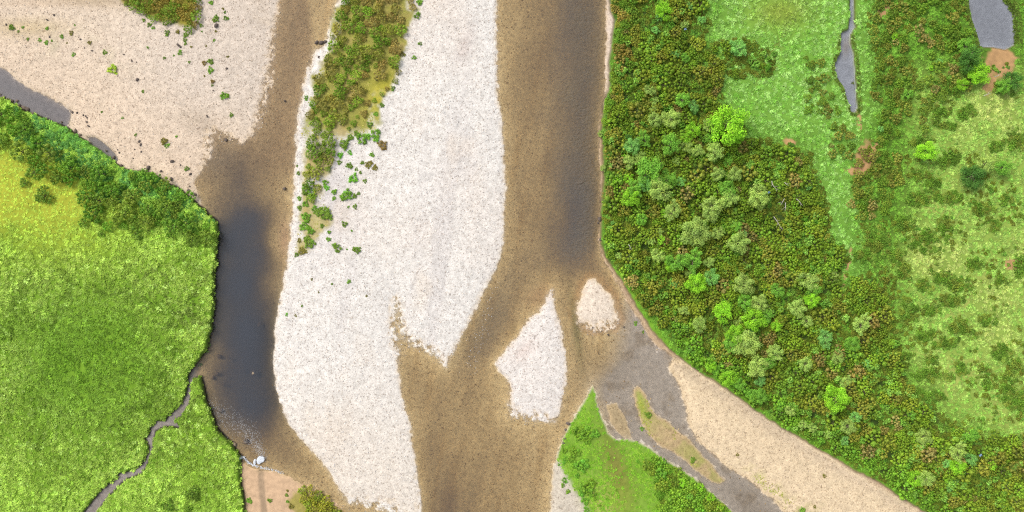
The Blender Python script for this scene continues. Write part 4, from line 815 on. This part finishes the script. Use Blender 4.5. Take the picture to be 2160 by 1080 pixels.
# --- stones: cobbles of the bars and of the shallow bed
def stones(name, label, n, x0, x1, y0, y1, ok, pal_, r0, r1):
    x, y = thicket_points(n, x0, x1, y0, y1, ok); cs = np.array([alb(*c) for c in pal_])[rng.integers(0, len(pal_), len(x))] * rng.uniform(.85, 1.12, (len(x), 1))
    sz = r0 + (r1 - r0) * rng.uniform(0, 1, len(x)) ** 3
    scatter(name, label, 'stone', x, y, sz, np.clip(cs, 0, .8), -.12, np.full(len(x), .8), .25)
sdH = H.astype(np.float32)
stones('cobbles', 'pale cobbles strewn over the main gravel bar', 26000, 570, 1210, -100, 1180, lambda x, y: (np.maximum(np.maximum(bil(sd['C'], x, y), bil(sd['D'], x, y)), bil(sd['E'], x, y)) > -2) & (bil(sd['vc'], x, y) < 2), [(240, 234, 228), (232, 224, 216), (216, 208, 202), (238, 226, 208), (206, 194, 184), (224, 206, 190), (244, 240, 236)], .04, .14)
stones('cobbles', 'sandy cobbles strewn over the upper gravel bar', 16000, -100, 600, -100, 460, lambda x, y: (bil(sd['B'], x, y) > -4) & (bil(steep, x, y) < -4) & (bil(sd['vtop'], x, y) < 2) & (bil(H, x, y) > -.05), [(232, 214, 192), (220, 200, 174), (236, 222, 206), (190, 170, 146), (216, 198, 176), (206, 188, 166)], .04, .13)
stones('cobbles', 'tan cobbles strewn over the gravel below the scrub bank', 16000, 1320, 2250, 740, 1200, lambda x, y: (bil(sd['H'], x, y) > -3) & (bil(sd['I'], x, y) < -4), [(230, 206, 172), (214, 188, 154), (236, 216, 188), (196, 172, 140), (172, 150, 126), (222, 200, 176)], .04, .13)
stones('bed_cobbles', 'brown and tan cobbles on the bed of the shallow channels', 26000, 400, 1700, -100, 1180, lambda x, y: (bil(land, x, y) < 1) & (bil(H, x, y) > -.5) & (rng.uniform(0, 1, len(x)) > bil(grey.astype(np.float32), x, y) * .75) & (bil(steep, x, y) < -8) & (bil(sd['I'], x, y) < -6), [(210, 180, 128), (190, 158, 108), (224, 196, 146), (196, 166, 122), (240, 216, 170), (214, 196, 160)], .06, .17)

gen = gentle.astype(np.float32)
for nm_, lb_, pal_, lo, hi, n_ in (('cobbles', 'pale stones standing out of the shallows at the bar ends', [(238, 230, 220), (228, 216, 200), (214, 200, 184)], -.10, .01, 60000), ('wet_cobbles', 'wet brown stones showing through at the bar ends', [(176, 148, 104), (160, 132, 92), (196, 168, 122)], -.01, .07, 40000)):
    stones(nm_, lb_, n_, 380, 1560, -100, 1100, lambda x, y: (bil(gen, x, y) > rng.uniform(.15, .9, len(x))) & (bil(H, x, y) > lo) & (bil(H, x, y) < hi) & (bil(sd['F'], x, y) < 0) & (bil(grey.astype(np.float32), x, y) < .5) & (np.abs(bil(land, x, y)) < 24), pal_, .06, .13)

# --- young trees over the thicket: photo x, y, crown width in pixels, colour
COL = {'lime': ((142, 196, 46), 'lime green'), 'fresh': ((120, 172, 58), 'fresh green'), 'pale': ((156, 184, 88), 'pale yellow-green'), 'sage': ((158, 184, 88), 'sage green'), 'mint': ((126, 180, 88), 'mint green'), 'deep': ((82, 128, 48), 'deep green')}
TREES = [(1440, 208, 28, 'fresh'), (1463, 225, 22, 'mint'), (1383, 210, 16, 'pale'), (1379, 228, 14, 'pale'), (1417, 249, 30, 'sage'), (1383, 252, 26, 'pale'), (1435, 245, 10, 'pale'), (1545, 262, 62, 'lime'), (1558, 288, 24, 'lime'), (1465, 273, 25, 'lime'), (1450, 291, 19, 'lime'), (1496, 264, 22, 'sage'), (1500, 290, 19, 'fresh'), (1509, 317, 32, 'pale'), (1415, 302, 36, 'fresh'), (1359, 292, 25, 'fresh'), (1335, 307, 28, 'mint'), (1326, 292, 18, 'deep'), (1452, 309, 20, 'sage'), (1471, 317, 24, 'sage'), (1328, 341, 24, 'sage'), (1351, 332, 20, 'pale'), (1371, 357, 44, 'fresh'), (1319, 330, 13, 'lime'), (1299, 380, 16, 'lime'), (1327, 376, 18, 'lime'), (1361, 386, 26, 'mint'), (1412, 378, 30, 'fresh'), (1437, 383, 17, 'mint'), (1515, 367, 24, 'pale'), (1537, 343, 18, 'fresh'), (1553, 367, 26, 'pale'), (1427, 339, 16, 'pale'), (1272, 355, 12, 'pale'), (1268, 281, 13, 'pale'),
 (1334, 415, 34, 'lime'), (1341, 400, 26, 'fresh'), (1390, 400, 36, 'sage'), (1416, 423, 14, 'pale'), (1421, 445, 30, 'pale'), (1403, 449, 14, 'lime'), (1355, 463, 20, 'fresh'), (1438, 480, 17, 'pale'), (1466, 487, 46, 'pale'), (1503, 436, 36, 'sage'), (1499, 454, 28, 'pale'), (1534, 400, 30, 'fresh'), (1536, 420, 34, 'pale'), (1392, 489, 16, 'pale'), (1397, 508, 18, 'lime'), (1375, 508, 16, 'pale'), (1294, 470, 10, 'mint'), (1525, 476, 13, 'fresh'), (1388, 539, 26, 'sage'), (1432, 553, 38, 'fresh'), (1415, 561, 24, 'lime'), (1462, 548, 34, 'fresh'), (1497, 553, 20, 'pale'), (1458, 577, 20, 'pale'), (1306, 539, 12, 'pale'), (1515, 493, 24, 'sage'), (1556, 478, 20, 'fresh'), (1563, 513, 38, 'pale'), (1570, 495, 16, 'mint'), (1604, 415, 36, 'sage'), (1606, 437, 14, 'pale'), (1708, 394, 13, 'mint'), (1696, 450, 9, 'lime'),
 (1501, 586, 25, 'mint'), (1427, 598, 15, 'mint'), (1472, 597, 32, 'lime'), (1574, 638, 26, 'fresh'), (1569, 600, 34, 'sage'), (1527, 658, 32, 'lime'), (1443, 655, 20, 'sage'), (1475, 685, 24, 'pale'), (1421, 684, 10, 'lime'), (1557, 656, 16, 'lime'), (1559, 680, 18, 'sage'), (1553, 704, 32, 'lime'), (1541, 725, 28, 'fresh'), (1576, 725, 40, 'sage'), (1594, 675, 36, 'lime'), (1585, 700, 10, 'mint'), (1455, 738, 15, 'fresh'), (1466, 749, 15, 'fresh'), (1619, 665, 24, 'fresh'), (1638, 745, 28, 'pale'), (1710, 595, 30, 'pale'), (1715, 634, 24, 'lime'), (1718, 611, 22, 'fresh'), (1685, 651, 30, 'pale'), (1704, 678, 22, 'sage'), (1745, 714, 29, 'mint'), (1801, 725, 24, 'fresh'), (1822, 686, 32, 'pale'), (1769, 754, 22, 'pale'), (1640, 686, 20, 'lime'), (1642, 614, 26, 'fresh'), (1764, 582, 18, 'sage'), (1604, 638, 30, 'sage'),
 (1602, 777, 34, 'sage'), (1605, 805, 20, 'mint'), (1622, 766, 24, 'fresh'), (1702, 768, 26, 'pale'), (1770, 842, 40, 'lime'), (1808, 880, 21, 'mint'), (1793, 901, 28, 'pale'), (1769, 907, 15, 'fresh'), (1716, 904, 17, 'pale'), (1695, 897, 17, 'pale'), (1750, 917, 15, 'pale'), (1785, 931, 18, 'mint'), (1667, 868, 20, 'sage'), (1704, 862, 9, 'lime'), (1785, 805, 20, 'pale'), (1539, 799, 27, 'lime'), (1561, 811, 21, 'fresh'), (1602, 836, 26, 'fresh'), (1501, 772, 20, 'lime'), (1832, 766, 16, 'mint'), (1512, 782, 18, 'fresh'), (1580, 828, 18, 'fresh'), (1432, 742, 12, 'fresh'), (1480, 760, 14, 'lime'), (1645, 858, 16, 'fresh'),
 (1926, 876, 18, 'fresh'), (1955, 925, 25, 'sage'), (2050, 917, 26, 'fresh'), (2024, 953, 30, 'sage'), (2051, 969, 20, 'mint'), (2025, 984, 26, 'lime'), (2000, 980, 17, 'mint'), (1984, 990, 18, 'fresh'), (1937, 1013, 27, 'lime'), (1958, 1012, 29, 'pale'), (2002, 1012, 16, 'lime'), (2016, 1018, 11, 'mint'), (2005, 1033, 14, 'mint'), (2095, 984, 16, 'lime'), (1560, 100, 27, 'mint'), (1400, 19, 28, 'lime'), (1392, 34, 15, 'mint'), (1458, 11, 16, 'mint'), (1482, 40, 15, 'mint'), (1384, 62, 15, 'mint'), (1426, 111, 17, 'mint'), (1372, 190, 22, 'pale'), (1445, 50, 15, 'pale'), (1447, 120, 18, 'fresh'),
 (2041, 93, 26, 'fresh'), (2048, 120, 38, 'deep'), (2071, 155, 36, 'lime'), (2035, 176, 20, 'lime'), (1890, 75, 12, 'lime'), (1920, 196, 18, 'fresh'), (1860, 271, 12, 'mint'), (1967, 143, 10, 'lime'), (1985, 129, 12, 'mint'), (2145, 165, 30, 'deep'), (2122, 180, 26, 'fresh'), (1958, 318, 36, 'lime'), (2080, 345, 30, 'sage'), (2060, 370, 38, 'deep'), (2115, 352, 28, 'fresh'), (1480, 1030, 16, 'lime'), (1440, 1020, 16, 'lime'), (1400, 1000, 14, 'fresh'), (1500, 1052, 16, 'lime'), (1455, 1050, 14, 'fresh'), (1520, 1072, 14, 'lime')]
def size_word(d): return 'tiny' if d < 13 else 'small' if d < 19 else 'mid-sized' if d < 27 else 'large' if d < 40 else 'very large'
for (x, y, d, c) in TREES:
    zone = min(ZT, key=lambda z: (z[0][0] - x) ** 2 + (z[0][1] - y) ** 2)[1]
    kind = 'star' if d < 19 else 'round' if c in ('lime', 'deep') else random.choice(['feather', 'feather', 'round'])
    t = vt(*np.clip(np.array(COL[c][0], float) * random.uniform(.94, 1.06), 0, 255)) * .95
    base = '%s %s %s %s' % (size_word(d), COL[c][1], 'sapling' if d < 30 else 'young tree', zone)
    if (x, y) == (1545, 262): base = 'biggest lime green tree, spreading at the edge of the grass lane'
    if (x, y) == (1770, 842): base = 'round bright green tree standing alone above the low gorse'
    if (x, y) == (1560, 100): base = 'blue-green young tree in the small gorse patch in the grass lane'
    make_tree(x, y, d * 1.2, kind, t, base, 'young trees growing over the scrub')

# --- single plants on open gravel
G1, G2_, G3, G4 = (108, 134, 44), (112, 150, 46), (154, 176, 50), (126, 118, 52)
B_T = [(24, 58, 13), (48, 58, 6), (39, 66, 5), (99, 60, 7), (149, 69, 9), (129, 77, 8), (157, 53, 4), (58, 82, 6), (83, 85, 8), (97, 90, 9), (141, 90, 4), (109, 86, 5), (189, 90, 8), (221, 110, 9), (154, 114, 8), (236, 147, 18), (301, 193, 7), (346, 122, 6), (214, 236, 5), (258, 248, 5), (286, 285, 6), (345, 297, 14), (352, 308, 9), (372, 288, 5), (314, 52, 9), (323, 58, 7), (303, 42, 7), (312, 35, 8), (351, 69, 11), (374, 67, 9), (391, 73, 11), (390, 84, 8), (391, 92, 6), (403, 99, 5), (380, 111, 10), (366, 117, 4), (445, 5, 9), (455, 39, 15), (476, 39, 10), (424, 54, 8), (426, 66, 4), (455, 66, 5), (451, 85, 6), (435, 97, 4), (470, 18, 5), (474, 26, 5), (443, 129, 13), (444, 147, 13), (431, 133, 9), (448, 172, 9), (447, 180, 5), (431, 160, 4), (472, 202, 16), (488, 242, 9), (480, 120, 5), (399, 131, 5), (393, 355, 10), (312, 100, 5)]
C_T = [(725, 304, 20), (765, 293, 23), (790, 284, 22), (806, 305, 21), (738, 290, 13), (717, 327, 12), (737, 322, 9), (716, 343, 9), (736, 349, 14), (777, 347, 15), (764, 343, 8), (791, 354, 12), (784, 326, 10), (752, 357, 7), (760, 364, 7), (746, 376, 19), (769, 382, 8), (705, 405, 11), (704, 418, 8), (731, 411, 23), (748, 414, 10), (756, 408, 7), (748, 436, 10), (735, 437, 5), (686, 452, 26), (672, 447, 18), (727, 472, 11), (679, 476, 9), (693, 505, 10), (712, 522, 17), (753, 527, 15), (742, 487, 5), (694, 490, 8), (732, 526, 4), (689, 396, 11), (686, 386, 11), (645, 398, 20), (656, 408, 18), (631, 418, 10), (632, 438, 11), (645, 458, 20), (640, 478, 18), (655, 487, 16), (652, 512, 24), (637, 530, 16), (625, 537, 10), (631, 508, 9), (645, 430, 12), (664, 440, 12), (886, 91, 8), (873, 121, 9), (806, 222, 9), (885, 5, 13), (881, 33, 14), (849, 115, 10), (657, 589, 5), (700, 599, 5), (736, 594, 8), (637, 645, 5), (605, 664, 6), (623, 666, 5), (672, 617, 4), (773, 624, 5), (828, 186, 9), (627, 350, 5), (629, 366, 8), (645, 206, 9), (655, 222, 7), (770, 300, 10), (752, 282, 12), (780, 262, 12), (793, 240, 10)]
F_T = [(1190, 1014, 11), (1188, 1024, 9), (1198, 1037, 9), (1179, 981, 5), (1191, 950, 12), (1192, 970, 13), (1217, 1004, 10), (1236, 1058, 15), (1237, 1077, 11), (1255, 1052, 9), (1265, 1066, 7), (1225, 915, 30), (1255, 915, 18), (1238, 925, 20), (1215, 955, 22), (1228, 982, 30), (1205, 970, 16), (1240, 1028, 28), (1228, 1034, 18), (1250, 1040, 16), (1345, 974, 7), (1300, 1035, 6)]
O_T = [(1740, 1004, 8), (1692, 1076, 13), (1556, 959, 6), (1718, 1069, 7), (1368, 875, 13), (1462, 970, 12), (1355, 905, 8), (1356, 700, 6), (1340, 682, 8)]
J_T = [(525, 1056, 12), (569, 1056, 9), (606, 1035, 6), (604, 1045, 7), (606, 1058, 6), (614, 1068, 10)]
BANK_T = [(434, 742, 9), (421, 770, 8), (440, 728, 7), (452, 690, 6), (443, 862, 7)]
ZB = [((60, 70), 'on the upper bar by the picture corner'), ((150, 90), 'on the greyish streak of the upper bar'), ((350, 60), 'below the top gorse clump'), ((450, 30), 'on bare gravel east of the top clump'), ((445, 150), 'in the middle of the upper bar'), ((240, 160), 'alone in the upper bar'), ((470, 220), 'near the tip of the upper bar'), ((340, 300), 'on gravel close to the meadow bank'), ((400, 110), 'on gravel under the top clump')]
ZC = [((770, 300), 'at the ragged end of the bar strip'), ((735, 350), 'on white gravel below the overgrown strip'), ((745, 420), 'on open white gravel of the main bar'), ((640, 450), 'along the river rim of the main bar'), ((690, 450), 'behind the rim row of the main bar'), ((720, 520), 'low on the overgrown main bar'), ((640, 630), 'on the bare lower main bar'), ((880, 60), 'at the outer edge of the bar strip'), ((640, 210), 'between strip and shallow channel'), ((720, 610), 'alone on bare white gravel mid bar')]
for lst, zz, grp in ((B_T, ZB, 'plants on the upper gravel bar'), (C_T, ZC, 'plants on the main gravel bar'), (F_T, [((1225, 930), 'on the green wedge'), ((1195, 1020), 'on the gravel side of the wedge'), ((1250, 1060), 'in the yellow gravel of the wedge')], 'plants on the wedge'), (O_T, [((1720, 1040), 'on the tan gravel bar'), ((1400, 920), 'on the thin mossy islet'), ((1350, 690), 'at the foot of the scrub bank')], 'plants on the tan bar and islet'), (J_T, [((560, 1050), 'on the small sandy beach')], 'plants on the beach'), (BANK_T, [((440, 740), 'under the cut bank of the meadow')], 'plants under the cut bank')):
    for (x, y, d) in lst:
        c = random.choice([G1, G1, G2_, G2_, G4] if lst is not F_T else [(104, 150, 44), (112, 146, 40)])
        if (x, y) in ((236, 147), (717, 327), (746, 376), (605, 664), (689, 396), (737, 322)): c = G3 if (x, y) == (236, 147) else (112, 168, 46)
        if (x, y) in ((806, 305), (431, 133), (448, 172)): c = (132, 112, 62)
        w = 'brownish' if c[0] > c[1] else 'yellow-green' if c == G3 else 'bright green' if c[1] > 144 else 'dull green'
        make_plant(x, y, d * 1.05, vt(*c) * 1.25, '%s %s plant %s' % (size_word(d + 4), w, near_word(zz, x, y)), grp)

# --- rocks
DK, MD, PL = alb(108, 96, 88), alb(128, 112, 98), alb(178, 158, 132)
ROCKS = [(114, 32, 6), (100, 42, 5), (13, 52, 6), (456, 53, 10), (376, 95, 7), (381, 99, 6), (261, 115, 4), (278, 128, 5), (288, 131, 3.5), (290, 168, 9), (478, 145, 5), (450, 191, 4), (437, 245, 6), (194, 107, 5), (105, 78, 4), (170, 83, 4), (178, 101, 3.5)]
BANKR = [(153, 237, 6), (163, 238, 6), (176, 243, 5), (181, 245, 4.5), (184, 248, 4), (183, 257, 6), (187, 266, 5), (294, 298, 6), (297, 305, 6), (284, 315, 4), (298, 320, 4), (363, 341, 8), (313, 355, 10), (402, 367, 6), (381, 348, 4), (362, 378, 8), (397, 402, 7), (412, 410, 6), (400, 393, 4), (340, 361, 7), (281, 334, 4), (248, 316, 4), (252, 322, 4)]
BACKR = [(2, 200, 6), (8, 205, 7), (16, 211, 8), (25, 213, 8), (36, 214, 7), (42, 224, 8), (52, 228, 10), (59, 231, 9), (66, 240, 7), (110, 258, 7), (131, 258, 6), (160, 276, 8), (170, 284, 7), (225, 318, 6), (240, 332, 7), (258, 350, 7)]
SHOAL = [(668, 90, 8), (678, 91, 10), (686, 89, 8), (673, 121, 6)]
WET = [(476, 295, 7), (600, 398, 8), (601, 213, 5)]
POOL = [(461, 752, 9), (481, 756, 6), (533, 788, 12), (455, 790, 9), (448, 797, 8), (517, 933, 14), (495, 938, 9), (462, 868, 8), (470, 812, 8), (505, 780, 7), (545, 685, 9)]
for x, y, d in ROCKS: make_rock(x, y, d * 1.1, DK * random.uniform(.9, 1.3), '%s dark rock %s' % ('small' if d < 6 else 'larger', near_word(ZB, x, y)), 'rocks on the upper bar')
for x, y, d in BANKR: make_rock(x, y, d * 1.1, DK * random.uniform(.9, 1.4), '%s dark rock %s' % ('small' if d < 6 else 'larger', 'by the tip of the backwater' if x < 200 else 'on sandy gravel near the puddle' if x < 330 else 'on sand where bar meets pool'), 'rocks along the meadow bank')
for x, y, d in BACKR: make_rock(x, y, d * 1.15, MD * random.uniform(.6, 1.2), '%s mossy stone edging the grey backwater' % ('small' if d < 7.5 else 'larger'), 'stones edging the backwater')
for x, y, d in SHOAL: make_rock(x, y, d * 1.15, DK * random.uniform(.8, 1.1), 'dark rock in the shallows beside the main bar strip', 'rocks in the shallows', zz=-.02)
for x, y, d in WET: make_rock(x, y, d * 1.2, DK, 'dark rock alone in the shallow upper channel', 'rocks in the upper channel', zz=-.04)
for x, y, d in POOL: make_rock(x, y, d * 1.2, PL * random.uniform(.9, 1.1), '%s pale boulder under water %s' % ('small' if d < 9 else 'larger', 'near the stream mouth' if y < 830 else 'near the foam'), 'boulders in the pool', zz=max(float(bil(H, x, y)), -.45))
for x, y, d in [(1276, 352, 7), (1264, 462, 8), (1266, 505, 7), (1262, 470, 6), (1272, 290, 6), (1250, 691, 5), (1283, 706, 5), (1316, 690, 5), (1198, 893, 8), (1193, 925, 6), (1188, 935, 5), (1193, 906, 6)]: make_rock(x, y, d * 1.2, DK * random.uniform(.8, 1.2), 'dark stone at the water edge %s' % ('of the green wedge' if x < 1220 else 'near the drop-shaped islet' if y > 600 else 'under the thicket'), 'stones at the water edge', zz=-.02 if x < 1290 else None)

# --- bleached dead branches
def branch(pts, base, w=.065):
    P = [np.array([*W(px, py), float(bil(H, px, py)) + .9 + .15 * k]) for k, (px, py) in enumerate(pts)]
    mid = []
    for a, b in zip(P[:-1], P[1:]): mid += [a, a * .5 + b * .5 + rng.normal(0, .05, 3)]
    mid.append(P[-1]); n = len(mid); o0 = mid[0].copy(); rel = [q - o0 for q in mid]
    parts = [tube(rel, np.linspace(w, w * .3, n), 6)]
    for k in range(1, n - 1):
        d = rel[k + 1] - rel[k]; side = np.array([-d[1], d[0], .15]) * random.choice([-1, 1]); parts.append(tube([rel[k], rel[k] + d * .5 + side * .5, rel[k] + d * .9 + side * .9], [w * .4, w * .25, w * .1], 4))
    o = link('dead_branch', mk('dead_branch', join(parts), M_DEADWOOD)); o.location = o0
    later(o, base, 'branch', 'dead branches in the scrub', pts[0][1], pts[0][0])
for p, b in [([(1620, 384), (1623, 395), (1629, 406)], 'long bleached dead branch above the clearing in the thicket'), ([(1646, 387), (1654, 394)], 'short bleached stick at the top of the clearing'), ([(1646, 421), (1638, 434)], 'forked pale dead branch in the middle of the clearing'), ([(1648, 429), (1647, 446)], 'upright pale dead branch in the middle of the clearing'), ([(1671, 421), (1677, 427), (1682, 436)], 'bent pale dead branch on the east side of the clearing'), ([(1624, 458), (1632, 471), (1641, 485)], 'longest bleached branch below the clearing'), ([(2081, 168), (2092, 164)], 'thin pale stick on the bare earth by the round pond'), ([(2058, 208), (2071, 203)], 'thin pale stick in grass below the bare earth'), ([(1322, 516), (1328, 527)], 'bare grey branch in gorse near the river bank')]: branch(p, b)

# --- small blue scraps caught in the scrub
def scrap(px, py, d, base):
    r_ = np.random.default_rng(int(px)); n = 7; V = []; F = []
    for j in range(n):
        for i in range(n): V.append(((i / (n - 1) - .5), (j / (n - 1) - .5) * .7, .12 * r_.normal() + .2 * math.sin(i * 1.3) * math.cos(j)))
    for j in range(n - 1):
        for i in range(n - 1): q = j * n + i; F.append((q, q + 1, q + n + 1, q + n))
    o = link('plastic_scrap', mesh_np('plastic_scrap', V, F, M_BLUE, True)); x, y, z = place(px, py, 1.2); o.location = (x, y, z + 1.3); o.scale = (d * S,) * 3; o.rotation_euler = (0, 0, .4)
    later(o, base, 'scrap', 'blue scraps in the scrub', py, px)
scrap(1621, 406, 5, 'crumpled blue scrap beside the clearing of dead branches'); scrap(1445, 62, 5, 'crumpled blue scrap among gorse at the top of the thicket'); scrap(2068, 960, 6, 'crumpled blue scrap in the low corner scrub')

# --- foam where the pool meets the beach
def foam_blob(px, py, rx, ry, base, seed):
    r_ = np.random.default_rng(seed); V = [(0, 0, .04)]; F = []; n = 26; rings = 4
    ph = r_.uniform(0, 6.28, 4)
    for k in range(1, rings + 1):
        for i in range(n):
            a = 2 * math.pi * i / n; q = (k / rings) * (1 + .16 * math.sin(2 * a + ph[0]) + .10 * math.sin(3 * a + ph[1]) + .06 * math.sin(5 * a + ph[2]))
            V.append((math.cos(a) * q, math.sin(a) * q, (.035 * (1 - (k / rings) ** 2) + .012 * r_.normal()) if k < rings else -.02))
    T = [(0, 1 + i, 1 + (i + 1) % n) for i in range(n)]
    for k in range(rings - 1):
        for i in range(n):
            a0 = 1 + k * n + i; a1 = 1 + k * n + (i + 1) % n; T += [(a0, a0 + n, a1 + n), (a0, a1 + n, a1)]
    o = link('foam_patch', mesh_np('foam_patch', V, T, M_FOAM_GLINT, True)); x, y = W(px, py); o.location = (x, y, .015); o.scale = (rx * S, ry * S, 1)
    later(o, base, 'foam', 'foam on the pool', py, px)
foam_blob(549, 970, 8, 9, 'white rounded patch of foam at the tail of the pool', 3); foam_blob(537, 975, 3, 6, 'thin grey curl of foam beside the rounded patch', 5)
fp = []
path = [(446, 848), (466, 872), (490, 888), (512, 902), (530, 922), (545, 945), (558, 966)]
for k in range(1700):
    t = random.random() ** .75 * (len(path) - 1.001); i = int(t); f = t - i; cx_ = path[i][0] * (1 - f) + path[i + 1][0] * f; cy_ = path[i][1] * (1 - f) + path[i + 1][1] * f; w_ = 7 + 9 * math.sin(min(t / 5.0, 1) * math.pi)
    x, y = cx_ + random.gauss(0, w_ * .8), cy_ + random.gauss(0, w_ * .8)
    if float(bil(H, x, y)) < -.05: fp.append((x, y, random.uniform(.16, .42) * (1.5 if random.random() < .1 else 1)))
line = [(509, 967), (514, 966), (522, 976), (531, 982), (541, 985), (552, 988), (566, 991), (580, 994), (600, 1001)]
for k in range(330):
    t = random.random() ** 1.3 * (len(line) - 1.001); i = int(t); f = t - i; x = line[i][0] * (1 - f) + line[i + 1][0] * f + random.gauss(0, 1.3); y = line[i][1] * (1 - f) + line[i + 1][1] * f + random.gauss(0, 1.3); fp.append((x, y - 2, random.uniform(.35, .95)))
for k in range(90):                                            # white flecks standing in for glints on the fast chute
    t = random.random(); x = 1046 - 55 * t + random.gauss(0, 9); y = 600 + 180 * t + random.gauss(0, 8)
    if float(bil(H, x, y)) < -.15: fp.append((x, y, random.uniform(.3, .8)))
V, F = [], []
for (x, y, q) in fp:
    X, Y = W(x, y); o_ = len(V); z = max(.006, float(bil(H, x, y)) + .01); a0 = random.uniform(0, 6.28); el = random.uniform(.5, 1)
    for i in range(6):
        a = i * math.pi / 3; u, v = math.cos(a) * q * S, math.sin(a) * q * S * el; V.append((X + u * math.cos(a0) - v * math.sin(a0), Y + u * math.sin(a0) + v * math.cos(a0), z))
    V.append((X, Y, z + .02)); F += [(o_ + i, o_ + (i + 1) % 6, o_ + 6) for i in range(6)]
tag(link('foam', mesh_np('foam', V, F, M_FOAM_GLINT)), 'drifting white foam flecks and foam line below the pool, painted glints in the chute', None, None, 'stuff')

# ------------------------------------------------------------------ labels: look-alikes in one spot are told apart by their order, big crowds share one
by = {}
for rec in PEND: by.setdefault(rec[1], []).append(rec)
for base, recs in by.items():
    recs.sort(key=lambda q: (q[2], q[3]))
    if len(base.split()) > 13: base = base.replace(' in the ', ' in ').replace(' beside the ', ' beside ').replace(' of the ', ' of ').replace(' the ', ' ', 1) if len(base.replace(' in the ', ' in ').replace(' beside the ', ' beside ').replace(' of the ', ' of ').split()) > 13 else base.replace(' in the ', ' in ').replace(' beside the ', ' beside ').replace(' of the ', ' of ')
    if len(recs) == 1 or len(recs) > len(ORD):
        for q in recs: q[0]['label'] = base
    else:
        for k, q in enumerate(recs): q[0]['label'] = '%s, %s' % (base, 'lowest of these' if k == len(recs) - 1 and k > 0 else ORD[k])
